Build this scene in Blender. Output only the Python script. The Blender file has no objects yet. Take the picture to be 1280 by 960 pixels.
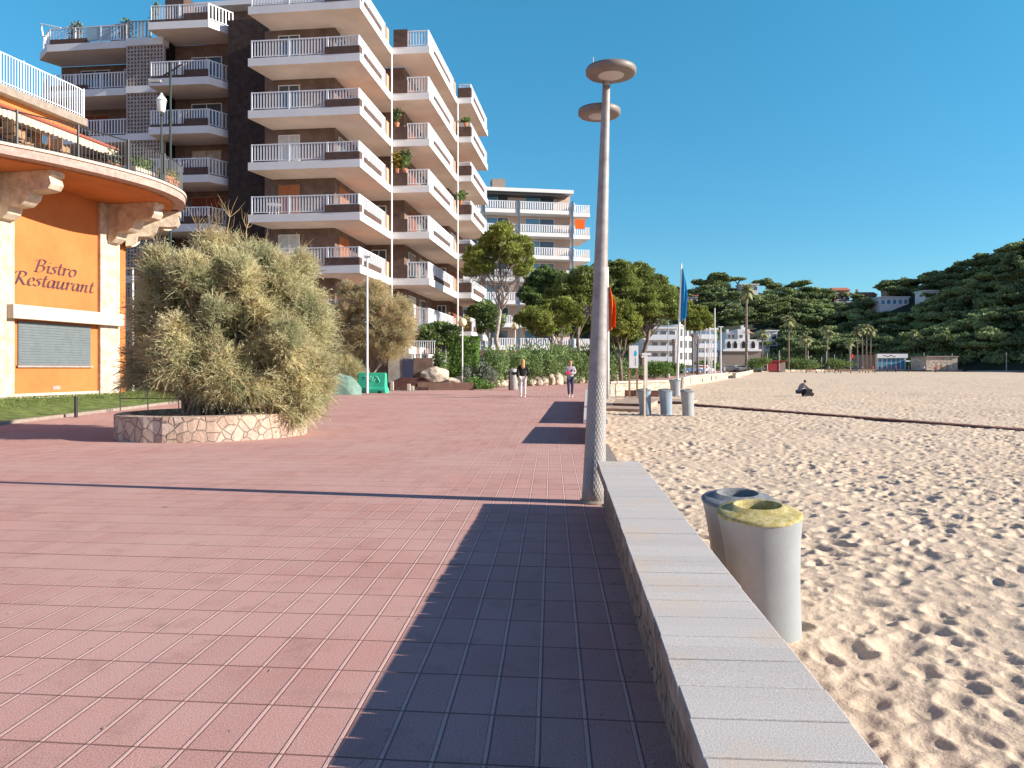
import bpy, bmesh, math, random
import numpy as np
from mathutils import Vector, Matrix

# ------------------------------------------------------------------ camera, world, sun
SC = bpy.context.scene
COL = SC.collection
EYE = 1.5
F = 960.0                      # focal length in photo pixels (photo is 1280 wide)
HZ = 461.0                     # horizon row
cam = bpy.data.cameras.new('camera'); camo = bpy.data.objects.new('camera', cam); COL.objects.link(camo)
camo.location = (0, 0, EYE); camo.rotation_euler = (math.radians(90), 0, 0)
cam.sensor_width = 36; cam.lens = 27.0; cam.shift_y = -19.0 / 1280.0
cam.clip_start = 0.05; cam.clip_end = 6000
SC.camera = camo
SUN_EL = math.radians(21.6)
SUNV = Vector((0.981 * math.cos(SUN_EL), -0.194 * math.cos(SUN_EL), math.sin(SUN_EL))).normalized()
W = bpy.data.worlds.new('World'); SC.world = W; W.use_nodes = True
nt = W.node_tree; nt.nodes.clear()
out = nt.nodes.new('ShaderNodeOutputWorld'); bg = nt.nodes.new('ShaderNodeBackground'); sky = nt.nodes.new('ShaderNodeTexSky')
sky.sky_type = 'NISHITA'; sky.sun_disc = False; sky.sun_elevation = SUN_EL
sky.sun_rotation = math.atan2(SUNV.x, SUNV.y)
sky.air_density = 1.0; sky.dust_density = 0.0; sky.ozone_density = 2.2; sky.altitude = 0
hs = nt.nodes.new('ShaderNodeHueSaturation'); hs.inputs['Hue'].default_value = 0.485; hs.inputs['Saturation'].default_value = 1.22; hs.inputs['Value'].default_value = 1.0
nt.links.new(sky.outputs[0], hs.inputs['Color']); tcw = nt.nodes.new('ShaderNodeTexCoord'); sxw = nt.nodes.new('ShaderNodeSeparateXYZ'); nt.links.new(tcw.outputs['Generated'], sxw.inputs[0])
rw = nt.nodes.new('ShaderNodeValToRGB'); ew = rw.color_ramp.elements
while len(ew) < 4: ew.new(.5)
for i_, (p_, c_) in enumerate(((.02, (.40, .60, .74)), (.16, (.42, .66, .77)), (.42, (.52, .90, .93)), (.72, (.78, .47, .66)))):
    ew[i_].position = p_; ew[i_].color = (*c_, 1)
nt.links.new(sxw.outputs[2], rw.inputs[0])
mw = nt.nodes.new('ShaderNodeMix'); mw.data_type = 'RGBA'; mw.blend_type = 'MULTIPLY'; mw.inputs[0].default_value = 1.0
# the tint eases off on the sun's side of the sky, behind the photographer
mrw = nt.nodes.new('ShaderNodeMapRange'); mrw.interpolation_type = 'SMOOTHSTEP'; nt.links.new(sxw.outputs[1], mrw.inputs[0]); mrw.inputs[1].default_value = .25; mrw.inputs[2].default_value = -.35
mzw = nt.nodes.new('ShaderNodeMix'); mzw.data_type = 'RGBA'; nt.links.new(mrw.outputs[0], mzw.inputs[0]); nt.links.new(rw.outputs[0], mzw.inputs[6]); mzw.inputs[7].default_value = (.95, .70, .84, 1)
nt.links.new(hs.outputs[0], mw.inputs[6]); nt.links.new(mzw.outputs[2], mw.inputs[7]); nt.links.new(mw.outputs[2], bg.inputs[0]); nt.links.new(bg.outputs[0], out.inputs[0])
bg.inputs[1].default_value = 0.11
sl = bpy.data.lights.new('sun', 'SUN'); sl.energy = 5.0; sl.angle = math.radians(0.5); sl.color = (1.0, 0.93, 0.82)
so = bpy.data.objects.new('sun', sl); COL.objects.link(so); so.rotation_euler = SUNV.to_track_quat('Z', 'Y').to_euler(); so.location = (60, -20, 60)
SC.view_settings.view_transform = 'Standard'; SC.view_settings.look = 'None'
SC.view_settings.gamma = 1.0; SC.view_settings.exposure = 0.95
SC.view_settings.use_curve_mapping = False
SC.cycles.max_bounces = 5; SC.cycles.diffuse_bounces = 3; SC.cycles.glossy_bounces = 2; SC.cycles.transparent_max_bounces = 6
SC.cycles.use_denoising = True

rnd = random.Random(7)
R = np.random.default_rng(11)

def PX(px, d): return (px - 640.0) / F * d
def PZ(py, d): return EYE - (py - HZ) / F * d
def lerp(a, b, t): return a + (b - a) * t
def tab(x, pts):
    return float(np.interp(x, [p[0] for p in pts], [p[1] for p in pts]))
def gz(y):                       # promenade level
    return tab(y, [(0, 0), (19, 0), (40, .30), (100, .6), (190, 1.0), (300, 1.2)])
SZT = [(0, -.25), (14, -.25), (27, -.12), (45, -.05), (70, .06), (100, .25), (180, .58), (250, 1.0), (300, 1.2), (900, 1.2)]
def sz(y): return tab(y, SZT)

# ------------------------------------------------------------------ materials
MATS = {}
def mat(name, col, rough=.8, var=.0, vscale=2.0, bump=0.0, bscale=20.0, col2=None, spec=.3, metal=0.0, emit=None, transl=0.0, detail=4.0):
    if name in MATS: return MATS[name]
    m = bpy.data.materials.new(name); m.use_nodes = True; n = m.node_tree.nodes; L = m.node_tree.links
    b = n['Principled BSDF']; b.inputs['Roughness'].default_value = rough; b.inputs['Metallic'].default_value = metal
    b.inputs['Specular IOR Level'].default_value = spec
    c = (*col, 1)
    b.inputs['Base Color'].default_value = c
    tc = None
    if var > 0 or bump > 0 or col2:
        tc = n.new('ShaderNodeNewGeometry')
    if var > 0 or col2:
        nz = n.new('ShaderNodeTexNoise'); nz.inputs['Scale'].default_value = vscale; nz.inputs['Detail'].default_value = detail; nz.inputs['Roughness'].default_value = .65
        L.new(tc.outputs['Position'], nz.inputs['Vector'])
        rp = n.new('ShaderNodeValToRGB'); rp.color_ramp.elements[0].position = .35; rp.color_ramp.elements[1].position = .65
        c2 = col2 if col2 else col
        rp.color_ramp.elements[0].color = (*[max(0, v * (1 - var)) for v in col], 1)
        rp.color_ramp.elements[1].color = (*[min(1, v * (1 + var)) for v in c2], 1)
        L.new(nz.outputs['Fac'], rp.inputs['Fac']); L.new(rp.outputs[0], b.inputs['Base Color'])
        csock = rp.outputs[0]
    else: csock = None
    if bump > 0:
        nb = n.new('ShaderNodeTexNoise'); nb.inputs['Scale'].default_value = bscale; nb.inputs['Detail'].default_value = 5
        L.new(tc.outputs['Position'], nb.inputs['Vector'])
        bp = n.new('ShaderNodeBump'); bp.inputs['Strength'].default_value = bump; bp.inputs['Distance'].default_value = .02
        L.new(nb.outputs['Fac'], bp.inputs['Height']); L.new(bp.outputs[0], b.inputs['Normal'])
    if transl > 0:
        tr = n.new('ShaderNodeBsdfTranslucent'); mx = n.new('ShaderNodeMixShader'); mx.inputs[0].default_value = transl
        tr.inputs[0].default_value = c
        if csock: L.new(csock, tr.inputs[0])
        L.new(b.outputs[0], mx.inputs[1]); L.new(tr.outputs[0], mx.inputs[2]); L.new(mx.outputs[0], n['Material Output'].inputs['Surface'])
    if emit:
        b.inputs['Emission Color'].default_value = (*emit, 1); b.inputs['Emission Strength'].default_value = 1
    MATS[name] = m
    return m

def nodes_mat(name):
    m = bpy.data.materials.new(name); m.use_nodes = True; MATS[name] = m
    return m, m.node_tree.nodes, m.node_tree.links, m.node_tree.nodes['Principled BSDF']

def math_node(n, L, op, a, b=None, c=None):
    x = n.new('ShaderNodeMath'); x.operation = op
    for i, v in enumerate((a, b, c)):
        if v is None: continue
        if isinstance(v, (int, float)): x.inputs[i].default_value = v
        else: L.new(v, x.inputs[i])
    return x.outputs[0]

def mixc(n, L, fac, a, b, blend='MIX'):
    x = n.new('ShaderNodeMix'); x.data_type = 'RGBA'; x.blend_type = blend
    for s, v in ((x.inputs[0], fac), (x.inputs[6], a), (x.inputs[7], b)):
        if isinstance(v, (int, float)): s.default_value = v
        elif isinstance(v, tuple): s.default_value = (*v, 1) if len(v) == 3 else v
        else: L.new(v, s)
    return x.outputs[2]

def ramp(n, L, fac, stops):
    r = n.new('ShaderNodeValToRGB'); e = r.color_ramp.elements
    while len(e) < len(stops): e.new(.5)
    for i, (p, c) in enumerate(stops):
        e[i].position = p; e[i].color = (*c, 1) if len(c) == 3 else c
    L.new(fac, r.inputs[0]); return r.outputs[0]

def noise(n, L, vec, scale, detail=4, rough=.6):
    x = n.new('ShaderNodeTexNoise'); x.inputs['Scale'].default_value = scale; x.inputs['Detail'].default_value = detail; x.inputs['Roughness'].default_value = rough
    L.new(vec, x.inputs['Vector']); return x.outputs['Fac']

def paving_mat():
    m, n, L, b = nodes_mat('red_paving')
    g = n.new('ShaderNodeNewGeometry'); sp = n.new('ShaderNodeSeparateXYZ'); L.new(g.outputs['Position'], sp.inputs[0])
    X, Y = sp.outputs[0], sp.outputs[1]
    # gentle wobble so that the joints are not ruler-straight
    wob = noise(n, L, g.outputs['Position'], .7, 2)
    wob = math_node(n, L, 'MULTIPLY', math_node(n, L, 'SUBTRACT', wob, .5), .012)
    u = math_node(n, L, 'ADD', math_node(n, L, 'MULTIPLY_ADD', Y, -.052, X), wob)
    u = math_node(n, L, 'ADD', u, 60.07)
    v = math_node(n, L, 'ADD', math_node(n, L, 'MULTIPLY_ADD', X, .10, Y), wob)
    v = math_node(n, L, 'ADD', v, 60.1)
    cu = math_node(n, L, 'DIVIDE', u, .2); cv = math_node(n, L, 'DIVIDE', v, .42)
    fu = math_node(n, L, 'FRACT', cu); fv = math_node(n, L, 'FRACT', cv)
    iu = math_node(n, L, 'FLOOR', cu); iv = math_node(n, L, 'FLOOR', cv)
    cell = n.new('ShaderNodeCombineXYZ'); L.new(iu, cell.inputs[0]); L.new(iv, cell.inputs[1])
    wn = n.new('ShaderNodeTexWhiteNoise'); L.new(cell.outputs[0], wn.inputs['Vector'])
    rv = wn.outputs['Value']
    def band(f, c, w, soft):    # 1 inside |f-c|<w
        d = math_node(n, L, 'ABSOLUTE', math_node(n, L, 'SUBTRACT', f, c))
        mr = n.new('ShaderNodeMapRange'); mr.clamp = True
        L.new(d, mr.inputs[0]); mr.inputs[1].default_value = w; mr.inputs[2].default_value = w + soft; mr.inputs[3].default_value = 1; mr.inputs[4].default_value = 0
        return mr.outputs[0]
    ridge = band(fu, .06, .030, .022)          # raised bead along every column, sun catching it painted as a pale line
    dark1 = band(fu, .118, .010, .012)        # thin dark seam beside it
    dark0 = band(fu, 0.0, .012, .012)
    rowj = band(fv, 0.0, .009, .008)
    rowj2 = band(fv, 1.0, .009, .008)
    big = band(math_node(n, L, 'FRACT', math_node(n, L, 'DIVIDE', math_node(n, L, 'ADD', cv, 5.0), 9.0)), 0.0, .0022, .001)
    n1 = noise(n, L, g.outputs['Position'], .55, 5, .6)
    n2 = noise(n, L, g.outputs['Position'], 130, 2, .6)
    n3 = noise(n, L, g.outputs['Position'], 3.2, 6, .7)
    base = mixc(n, L, rv, (.42, .195, .165), (.57, .295, .25))
    base = mixc(n, L, ramp(n, L, n1, [(.38, (0, 0, 0)), (.66, (1, 1, 1))]), base, (.56, .35, .30))
    base = mixc(n, L, .5, base, ramp(n, L, n2, [(.34, (.26, .13, .11)), (.66, (.68, .42, .365))]))
    base = mixc(n, L, math_node(n, L, 'MULTIPLY', ridge, .42), base, (.78, .56, .49))  # pale mix stands for low sun catching the beads
    dk = math_node(n, L, 'MAXIMUM', math_node(n, L, 'MAXIMUM', math_node(n, L, 'MULTIPLY', dark1, .7), math_node(n, L, 'MULTIPLY', dark0, .55)),
                   math_node(n, L, 'MAXIMUM', math_node(n, L, 'MULTIPLY', math_node(n, L, 'MAXIMUM', rowj, rowj2), .8), big))
    base = mixc(n, L, math_node(n, L, 'MULTIPLY', dk, .9), base, (.12, .055, .045))
    stain = ramp(n, L, n3, [(.54, (0, 0, 0)), (.72, (1, 1, 1))])
    base = mixc(n, L, math_node(n, L, 'MULTIPLY', stain, .45), base, (.27, .15, .12))
    # wind-blown sand caught near the beach wall and in patches
    # a few chewing-gum spots
    vo = n.new('ShaderNodeTexVoronoi'); vo.inputs['Scale'].default_value = .9; L.new(g.outputs['Position'], vo.inputs['Vector'])
    spot = math_node(n, L, 'LESS_THAN', vo.outputs['Distance'], math_node(n, L, 'MULTIPLY', noise(n, L, g.outputs['Position'], 2.3, 2), .058))
    base = mixc(n, L, math_node(n, L, 'MULTIPLY', spot, .7), base, (.13, .12, .115))
    L.new(base, b.inputs['Base Color']); b.inputs['Roughness'].default_value = .9; b.inputs['Specular IOR Level'].default_value = .08
    h = math_node(n, L, 'SUBTRACT', math_node(n, L, 'MULTIPLY', ridge, .4), dk)
    h = math_node(n, L, 'ADD', h, math_node(n, L, 'MULTIPLY', n2, .35))
    bp = n.new('ShaderNodeBump'); bp.inputs['Strength'].default_value = .75; bp.inputs['Distance'].default_value = .0055
    L.new(h, bp.inputs['Height']); L.new(bp.outputs[0], b.inputs['Normal'])
    return m

def sand_mat():
    m, n, L, b = nodes_mat('beach_sand')
    g = n.new('ShaderNodeNewGeometry'); P = g.outputs['Position']
    n1 = noise(n, L, P, .12, 4); n2 = noise(n, L, P, 60, 3, .7); n3 = noise(n, L, P, 3.0, 4)
    c = ramp(n, L, n1, [(.3, (.60, .455, .325)), (.7, (.69, .535, .39))])
    c = mixc(n, L, .45, c, ramp(n, L, n2, [(.25, (.42, .30, .205)), (.75, (.78, .62, .46))]))
    c = mixc(n, L, math_node(n, L, 'MULTIPLY', ramp(n, L, n3, [(.5, (0, 0, 0)), (.75, (1, 1, 1))]), .25), c, (.42, .30, .20))
    L.new(c, b.inputs['Base Color']); b.inputs['Roughness'].default_value = .95; b.inputs['Specular IOR Level'].default_value = .1
    bp = n.new('ShaderNodeBump'); bp.inputs['Strength'].default_value = .7; bp.inputs['Distance'].default_value = .008
    L.new(noise(n, L, P, 45, 6, .75), bp.inputs['Height'])
    bp2 = n.new('ShaderNodeBump'); bp2.inputs['Strength'].default_value = .35; bp2.inputs['Distance'].default_value = .10
    L.new(noise(n, L, P, 2.6, 5, .7), bp2.inputs['Height']); L.new(bp.outputs[0], bp2.inputs['Normal'])
    L.new(bp2.outputs[0], b.inputs['Normal'])
    return m

def rubble_mat(name, scale, cols, mortar, jw=.06, bump=1.0):
    m, n, L, b = nodes_mat(name)
    g = n.new('ShaderNodeNewGeometry'); P = g.outputs['Position']
    v = n.new('ShaderNodeTexVoronoi'); v.inputs['Scale'].default_value = scale; L.new(P, v.inputs['Vector'])
    e = n.new('ShaderNodeTexVoronoi'); e.feature = 'DISTANCE_TO_EDGE'; e.inputs['Scale'].default_value = scale; L.new(P, e.inputs['Vector'])
    sp = n.new('ShaderNodeSeparateColor'); L.new(v.outputs['Color'], sp.inputs[0])
    c = ramp(n, L, sp.outputs[0], [(i / (len(cols) - 1), cc) for i, cc in enumerate(cols)])
    c = mixc(n, L, .3, c, ramp(n, L, noise(n, L, P, 18, 5), [(.3, (.25, .18, .13)), (.7, (.62, .52, .42))]))
    mr = n.new('ShaderNodeMapRange'); L.new(e.outputs['Distance'], mr.inputs[0]); mr.inputs[1].default_value = jw * .4; mr.inputs[2].default_value = jw; mr.inputs[3].default_value = 1; mr.inputs[4].default_value = 0
    c = mixc(n, L, mr.outputs[0], c, mortar)
    L.new(c, b.inputs['Base Color']); b.inputs['Roughness'].default_value = .9
    h = math_node(n, L, 'ADD', math_node(n, L, 'MULTIPLY', mr.outputs[0], -1.0), math_node(n, L, 'MULTIPLY', noise(n, L, P, 12, 5), .6))
    bp = n.new('ShaderNodeBump'); bp.inputs['Strength'].default_value = bump; bp.inputs['Distance'].default_value = .03
    L.new(h, bp.inputs['Height']); L.new(bp.outputs[0], b.inputs['Normal'])
    return m

def slab_mat():
    # pale washed concrete coping stones, joints along the wall every 0.225 m
    m, n, L, b = nodes_mat('pale_coping')
    g = n.new('ShaderNodeNewGeometry'); P = g.outputs['Position']; sp = n.new('ShaderNodeSeparateXYZ'); L.new(P, sp.inputs[0])
    v = math_node(n, L, 'DIVIDE', math_node(n, L, 'MULTIPLY_ADD', sp.outputs[0], .0677, sp.outputs[1]), .45)
    f = math_node(n, L, 'ABSOLUTE', math_node(n, L, 'SUBTRACT', math_node(n, L, 'FRACT', math_node(n, L, 'MULTIPLY', v, 2.0)), .5))
    jn = noise(n, L, P, 14, 3)
    j = math_node(n, L, 'GREATER_THAN', math_node(n, L, 'MULTIPLY_ADD', jn, .02, f), .4875)
    wn = n.new('ShaderNodeTexWhiteNoise'); wn.noise_dimensions = '1D'; L.new(math_node(n, L, 'FLOOR', math_node(n, L, 'ADD', math_node(n, L, 'MULTIPLY', v, 2.0), .5)), wn.inputs['W'])
    c = mixc(n, L, wn.outputs['Value'], (.47, .40, .35), (.60, .525, .46))
    gr = noise(n, L, P, 170, 3, .75)
    c = mixc(n, L, .6, c, ramp(n, L, gr, [(.33, (.24, .21, .19)), (.5, (.46, .43, .40)), (.68, (.72, .69, .65))]))
    big = noise(n, L, P, 2.2, 5, .65)
    c = mixc(n, L, math_node(n, L, 'MULTIPLY', ramp(n, L, math_node(n, L, 'MULTIPLY_ADD', gr, .25, big), [(.66, (0, 0, 0)), (.76, (1, 1, 1))]), .42), c, (.58, .42, .29))
    c = mixc(n, L, math_node(n, L, 'MULTIPLY', j, .0), c, (.20, .12, .085))
    L.new(c, b.inputs['Base Color']); b.inputs['Roughness'].default_value = .85
    bp = n.new('ShaderNodeBump'); bp.inputs['Strength'].default_value = .5; bp.inputs['Distance'].default_value = .003
    L.new(gr, bp.inputs['Height']); L.new(bp.outputs[0], b.inputs['Normal'])
    return m

M = dict(
 paving=paving_mat(), sand=sand_mat(), coping=slab_mat(),
 wallstone=rubble_mat('brown_wall_stone', 9.0, [(.24, .12, .08), (.30, .16, .11), (.20, .11, .08), (.33, .20, .14)], (.16, .10, .07), .05, 1.0),
 planter=rubble_mat('pink_rubble', 4.3, [(.42, .27, .19), (.55, .40, .30), (.36, .22, .16), (.60, .48, .38)], (.33, .25, .19), .05),
 palewall=rubble_mat('cream_wall_stone', 2.6, [(.50, .42, .31), (.56, .48, .37), (.46, .37, .27)], (.34, .27, .20), .05),
 boulder=mat('boulder_stone', (.36, .28, .22), .9, .3, 1.5, .8, 6, col2=(.48, .39, .31)),
 earth=mat('garden_earth', (.22, .16, .11), .95, .3, 2, .5, 8),
 asphalt=mat('grey_road', (.27, .26, .25), .9, .15, 3, .3, 60),
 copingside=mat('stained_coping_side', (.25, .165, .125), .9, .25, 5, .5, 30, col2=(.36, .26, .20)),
 kerb=mat('kerb_concrete', (.27, .22, .18), .9, .15, 5, .3, 40),
 lawn=mat('lawn_green', (.085, .13, .028), .95, .35, 3.0, .6, 60, col2=(.13, .18, .045)),
 blade=mat('grass_blade', (.10, .15, .03), .8, .4, 4.0, col2=(.16, .2, .06), transl=.3),
 galv=mat('weathered_steel_paint', (.36, .34, .32), .55, .18, 6, .15, 50, spec=.5),
 white=mat('white_paint', (.74, .73, .71), .6, .05, .6),
 whitep=mat('white_render', (.70, .68, .65), .8, .08, .7, .1, 20),
 soffit=mat('soffit_warm_bounce', (.84, .67, .55), .9, .08, .6),  # warm bounce from the ground put into the colour of white soffits
 rail=mat('white_railing', (.72, .74, .76), .5),
 brown=mat('brown_facing_brick', (.175, .115, .088), .9, .25, 1.5, .5, 9),
 russet=mat('russet_wall', (.25, .15, .105), .9, .2, 1.5, .4, 9),  # lighter, redder brown than the facing brick
 darkbrick=mat('dark_brick', (.048, .032, .028), .95, .3, 3, .6, 12),
 plantbox=mat('brown_planter', (.10, .062, .05), .9, .2, 4),
 shutter=mat('russet_shutter', (.20, .048, .022), .7, .15, 4),
 orangeshutter=mat('orange_shutter', (.42, .14, .05), .7, .1, 4),
 glass=mat('window_glass', (.05, .07, .085), .08, spec=.9),
 curtain=mat('pale_curtain', (.55, .54, .50), .9, .12, 6),
 glasspanel=mat('pale_glass_panel', (.30, .42, .46), .15, spec=.8),
 lattice=mat('breeze_block', (.42, .36, .32), .9, .15, 3),
 dark=mat('dark_recess', (.02, .017, .015), .95),
 orange=mat('orange_render', (.455, .149, .043), .85, .05, .8, .25, 30, col2=(.49, .17, .05)),
 cream=mat('cream_stone', (.44, .35, .26), .9, .14, 3.0, .7, 14, col2=(.54, .45, .35)),
 ledge=mat('ledge_stone', (.50, .42, .34), .8, .07, 2),
 rim=mat('terracotta_rim', (.40, .27, .23), .8, .2, 6, .3, 20),
 slate=mat('roller_shutter', (.13, .15, .155), .45, .08, 3, spec=.5),
 ink=mat('sign_ink', (.07, .035, .045), .7),
 iron=mat('black_iron', (.02, .02, .022), .5, spec=.5),
 darkgreen=mat('green_post_paint', (.03, .045, .04), .5),
 lantern=mat('lantern_glass', (.60, .64, .62), .3),
 terracotta=mat('terracotta', (.46, .20, .11), .85, .15, 5),
 awning=mat('cream_awning', (.72, .55, .38), .85, .08, 4),
 awnred=mat('awning_trim', (.42, .10, .06), .85),
 bark=mat('pine_bark', (.20, .155, .13), .95, .3, 3, .9, 8),
 palebark=mat('pale_bark', (.34, .29, .245), .95, .3, 4, .9, 10),
 twig=mat('twig_bark', (.25, .20, .155), .95, .3, 5),
 tamarisk=mat('tamarisk_sprig', (.46, .49, .28), .9, .22, 1.0, col2=(.66, .60, .36), transl=.5),
 tamdry=mat('dry_tamarisk', (.50, .37, .20), .9, .25, 1.3, col2=(.58, .46, .28), transl=.5),
 pine=mat('pine_needle', (.15, .19, .04), .8, .35, 1.2, col2=(.28, .31, .07), transl=.35),
 pine2=mat('umbrella_pine_needle', (.12, .17, .045), .8, .35, .6, col2=(.24, .28, .075), transl=.3),
 dead=mat('dead_twig', (.20, .16, .15), .95, .25, 2),
 shrub=mat('shrub_leaf', (.085, .14, .04), .7, .4, 1.5, col2=(.18, .25, .08), transl=.3),
 oleander=mat('oleander_leaf', (.11, .18, .06), .7, .35, 1.5, col2=(.22, .30, .11), transl=.3),
 greyshrub=mat('grey_shrub_leaf', (.13, .155, .12), .8, .3, 2, col2=(.2, .22, .17), transl=.2),
 hedge=mat('hedge_leaf', (.075, .15, .03), .7, .35, 3, col2=(.16, .27, .055), transl=.25),
 yellowleaf=mat('yellow_leaf', (.36, .27, .045), .7, .3, 3, transl=.25),
 palm=mat('palm_frond', (.23, .26, .12), .7, .3, 1.0, col2=(.38, .38, .18), transl=.15),
 hillwood=mat('hill_pine', (.095, .145, .06), .9, .35, .09, col2=(.27, .32, .125), transl=.12, detail=6),
 hillearth=mat('hill_earth', (.035, .042, .024), .95, .3, .05),
 plasticgreen=mat('green_plastic', (.04, .46, .26), .45, .05, 2, spec=.4),
 bin=mat('grey_bin_plastic', (.30, .315, .32), .5, .06, 5, .08, 80, spec=.4),
 binblue=mat('blue_grey_bin_plastic', (.24, .30, .36), .5, .06, 5, spec=.4),
 lidyellow=mat('sandy_yellow_lid', (.36, .28, .06), .8, .2, 26, .12, 70, col2=(.42, .36, .19)),
 lidgrey=mat('sandy_grey_lid', (.17, .18, .19), .7, .25, 25, .15, 60),
 deck=mat('weathered_deck', (.40, .29, .21), .9, .2, 3, .4, 25),
 rust=mat('rust_board', (.13, .055, .045), .9, .3, 3, .4, 20),
 wood=mat('wood_post', (.30, .18, .10), .8, .2, 8),
 palewood=mat('pale_wood_post', (.56, .46, .30), .8, .15, 8),
 skin=mat('skin', (.52, .31, .22), .6), skind=mat('tanned_skin', (.40, .22, .15), .6),
 hairblond=mat('blond_hair', (.45, .25, .11), .7, .2, 30), hairred=mat('reddish_hair', (.30, .10, .05), .7, .2, 30), hairdark=mat('dark_hair', (.04, .025, .02), .7),
 black=mat('black_cloth', (.015, .015, .018), .9), lilac=mat('lilac_cloth', (.46, .40, .45), .9, .08, 15), trouser=mat('pale_trousers', (.55, .50, .50), .9, .08, 12),
 navy=mat('navy_cloth', (.05, .055, .10), .9), red=mat('red_cloth', (.55, .03, .04), .9), pink=mat('pink_cloth', (.75, .06, .14), .8), greycloth=mat('grey_cloth', (.22, .21, .24), .9),
 shoe=mat('white_shoe', (.7, .7, .7), .7),
 flagorange=mat('orange_flag', (.86, .16, .02), .8, transl=.3), flagblue=mat('blue_flag', (.05, .40, .72), .8, transl=.35),
 signblue=mat('turquoise_print', (.02, .42, .60), .7), signink=mat('grey_print', (.10, .12, .15), .7),
 tealpost=mat('teal_steel_post', (.06, .13, .19), .5),
 tile=mat('red_roof_tile', (.40, .14, .08), .85, .2, 2), tan=mat('tan_render', (.48, .30, .20), .9, .1, .5),
 blueglass=mat('blue_glass', (.10, .27, .38), .12, spec=.8), peach=mat('peach_render', (.60, .44, .35), .9, .06, .5),
 car1=mat('white_car_paint', (.75, .75, .76), .25, spec=.6), car2=mat('blue_car_paint', (.06, .14, .30), .25, spec=.6), car3=mat('grey_car_paint', (.22, .23, .25), .25, spec=.6),
 tyre=mat('tyre_rubber', (.02, .02, .02), .9), globe=mat('cream_globe', (.72, .60, .38), .4), sea=mat('sea_water', (.02, .08, .12), .1, .0, 1, .6, 1.5, spec=.8),
 redbox=mat('kiosk_red', (.26, .025, .03), .7), sill=mat('sill_pale', (.55, .52, .48), .7), concrete=mat('stained_concrete', (.38, .33, .29), .95, .25, 1.6, .5, 15),
)

# ------------------------------------------------------------------ mesh helpers
class MB:
    def __init__(s): s.v = []; s.f = []; s.m = []
    def add(s, vs, fs, mi=0):
        o = len(s.v); s.v.extend([tuple(p) for p in vs]); s.f.extend([tuple(i + o for i in f) for f in fs]); s.m.extend([mi] * len(fs)); return s
    def box(s, x0, x1, y0, y1, z0, z1, T=None, mi=0):
        vs = [(x0, y0, z0), (x1, y0, z0), (x1, y1, z0), (x0, y1, z0), (x0, y0, z1), (x1, y0, z1), (x1, y1, z1), (x0, y1, z1)]
        if T: vs = [T(*p) for p in vs]
        return s.add(vs, [(0, 3, 2, 1), (4, 5, 6, 7), (0, 1, 5, 4), (1, 2, 6, 5), (2, 3, 7, 6), (3, 0, 4, 7)], mi)
    def prism(s, pts, z0, z1, T=None, mi=0):     # pts counter-clockwise polygon
        n = len(pts); vs = [(x, y, z0) for x, y in pts] + [(x, y, z1) for x, y in pts]
        if T: vs = [T(*p) for p in vs]
        fs = [tuple(range(n - 1, -1, -1)), tuple(range(n, 2 * n))] + [(i, (i + 1) % n, n + (i + 1) % n, n + i) for i in range(n)]
        return s.add(vs, fs, mi)
    def tube(s, path, rad, seg=8, mi=0, cap=True):
        path = [Vector(p) for p in path]; n = len(path); rings = []
        if not hasattr(rad, '__len__'): rad = [rad] * n
        up = Vector((0, 0, 1)); o = len(s.v); prev = None
        for i, p in enumerate(path):
            d = (path[min(i + 1, n - 1)] - path[max(i - 1, 0)]).normalized()
            if prev is None:
                a = d.cross(up)
                if a.length < 1e-3: a = Vector((1, 0, 0))
            else: a = prev - d * prev.dot(d)
            a.normalize(); prev = a; b = d.cross(a)
            for k in range(seg):
                t = 2 * math.pi * k / seg; s.v.append(tuple(p + (a * math.cos(t) + b * math.sin(t)) * rad[i]))
        for i in range(n - 1):
            for k in range(seg):
                k2 = (k + 1) % seg; s.f.append((o + i * seg + k, o + i * seg + k2, o + (i + 1) * seg + k2, o + (i + 1) * seg + k)); s.m.append(mi)
        if cap:
            s.f.append(tuple(o + k for k in range(seg - 1, -1, -1))); s.m.append(mi)
            s.f.append(tuple(o + (n - 1) * seg + k for k in range(seg))); s.m.append(mi)
        return s
    def lathe(s, c, prof, seg=24, ex=1.0, ey=1.0, mi=0):     # prof list of (r,z)
        o = len(s.v)
        for r, z in prof:
            for k in range(seg):
                t = 2 * math.pi * k / seg; s.v.append((c[0] + r * ex * math.cos(t), c[1] + r * ey * math.sin(t), c[2] + z))
        for i in range(len(prof) - 1):
            for k in range(seg):
                k2 = (k + 1) % seg; s.f.append((o + i * seg + k, o + i * seg + k2, o + (i + 1) * seg + k2, o + (i + 1) * seg + k)); s.m.append(mi)
        s.f.append(tuple(o + k for k in range(seg - 1, -1, -1))); s.m.append(mi)
        e = o + (len(prof) - 1) * seg; s.f.append(tuple(e + k for k in range(seg))); s.m.append(mi)
        return s
    def mesh(s, name, mats, smooth=False):
        me = bpy.data.meshes.new(name); me.from_pydata(s.v, [], s.f)
        for m in (mats if isinstance(mats, (list, tuple)) else [mats]): me.materials.append(m)
        if isinstance(mats, (list, tuple)) and len(mats) > 1: me.polygons.foreach_set('material_index', s.m)
        if smooth: me.polygons.foreach_set('use_smooth', [True] * len(me.polygons))
        me.update(); return me
    def build(s, name, mats, parent=None, smooth=False, bevel=0, loc=None):
        o = bpy.data.objects.new(name, s.mesh(name, mats, smooth)); COL.objects.link(o)
        if parent: o.parent = parent
        if loc: o.location = loc
        if bevel:
            b = o.modifiers.new('b', 'BEVEL'); b.width = bevel; b.segments = 2; b.limit_method = 'ANGLE'
        if smooth == 'auto':
            pass
        return o

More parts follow.
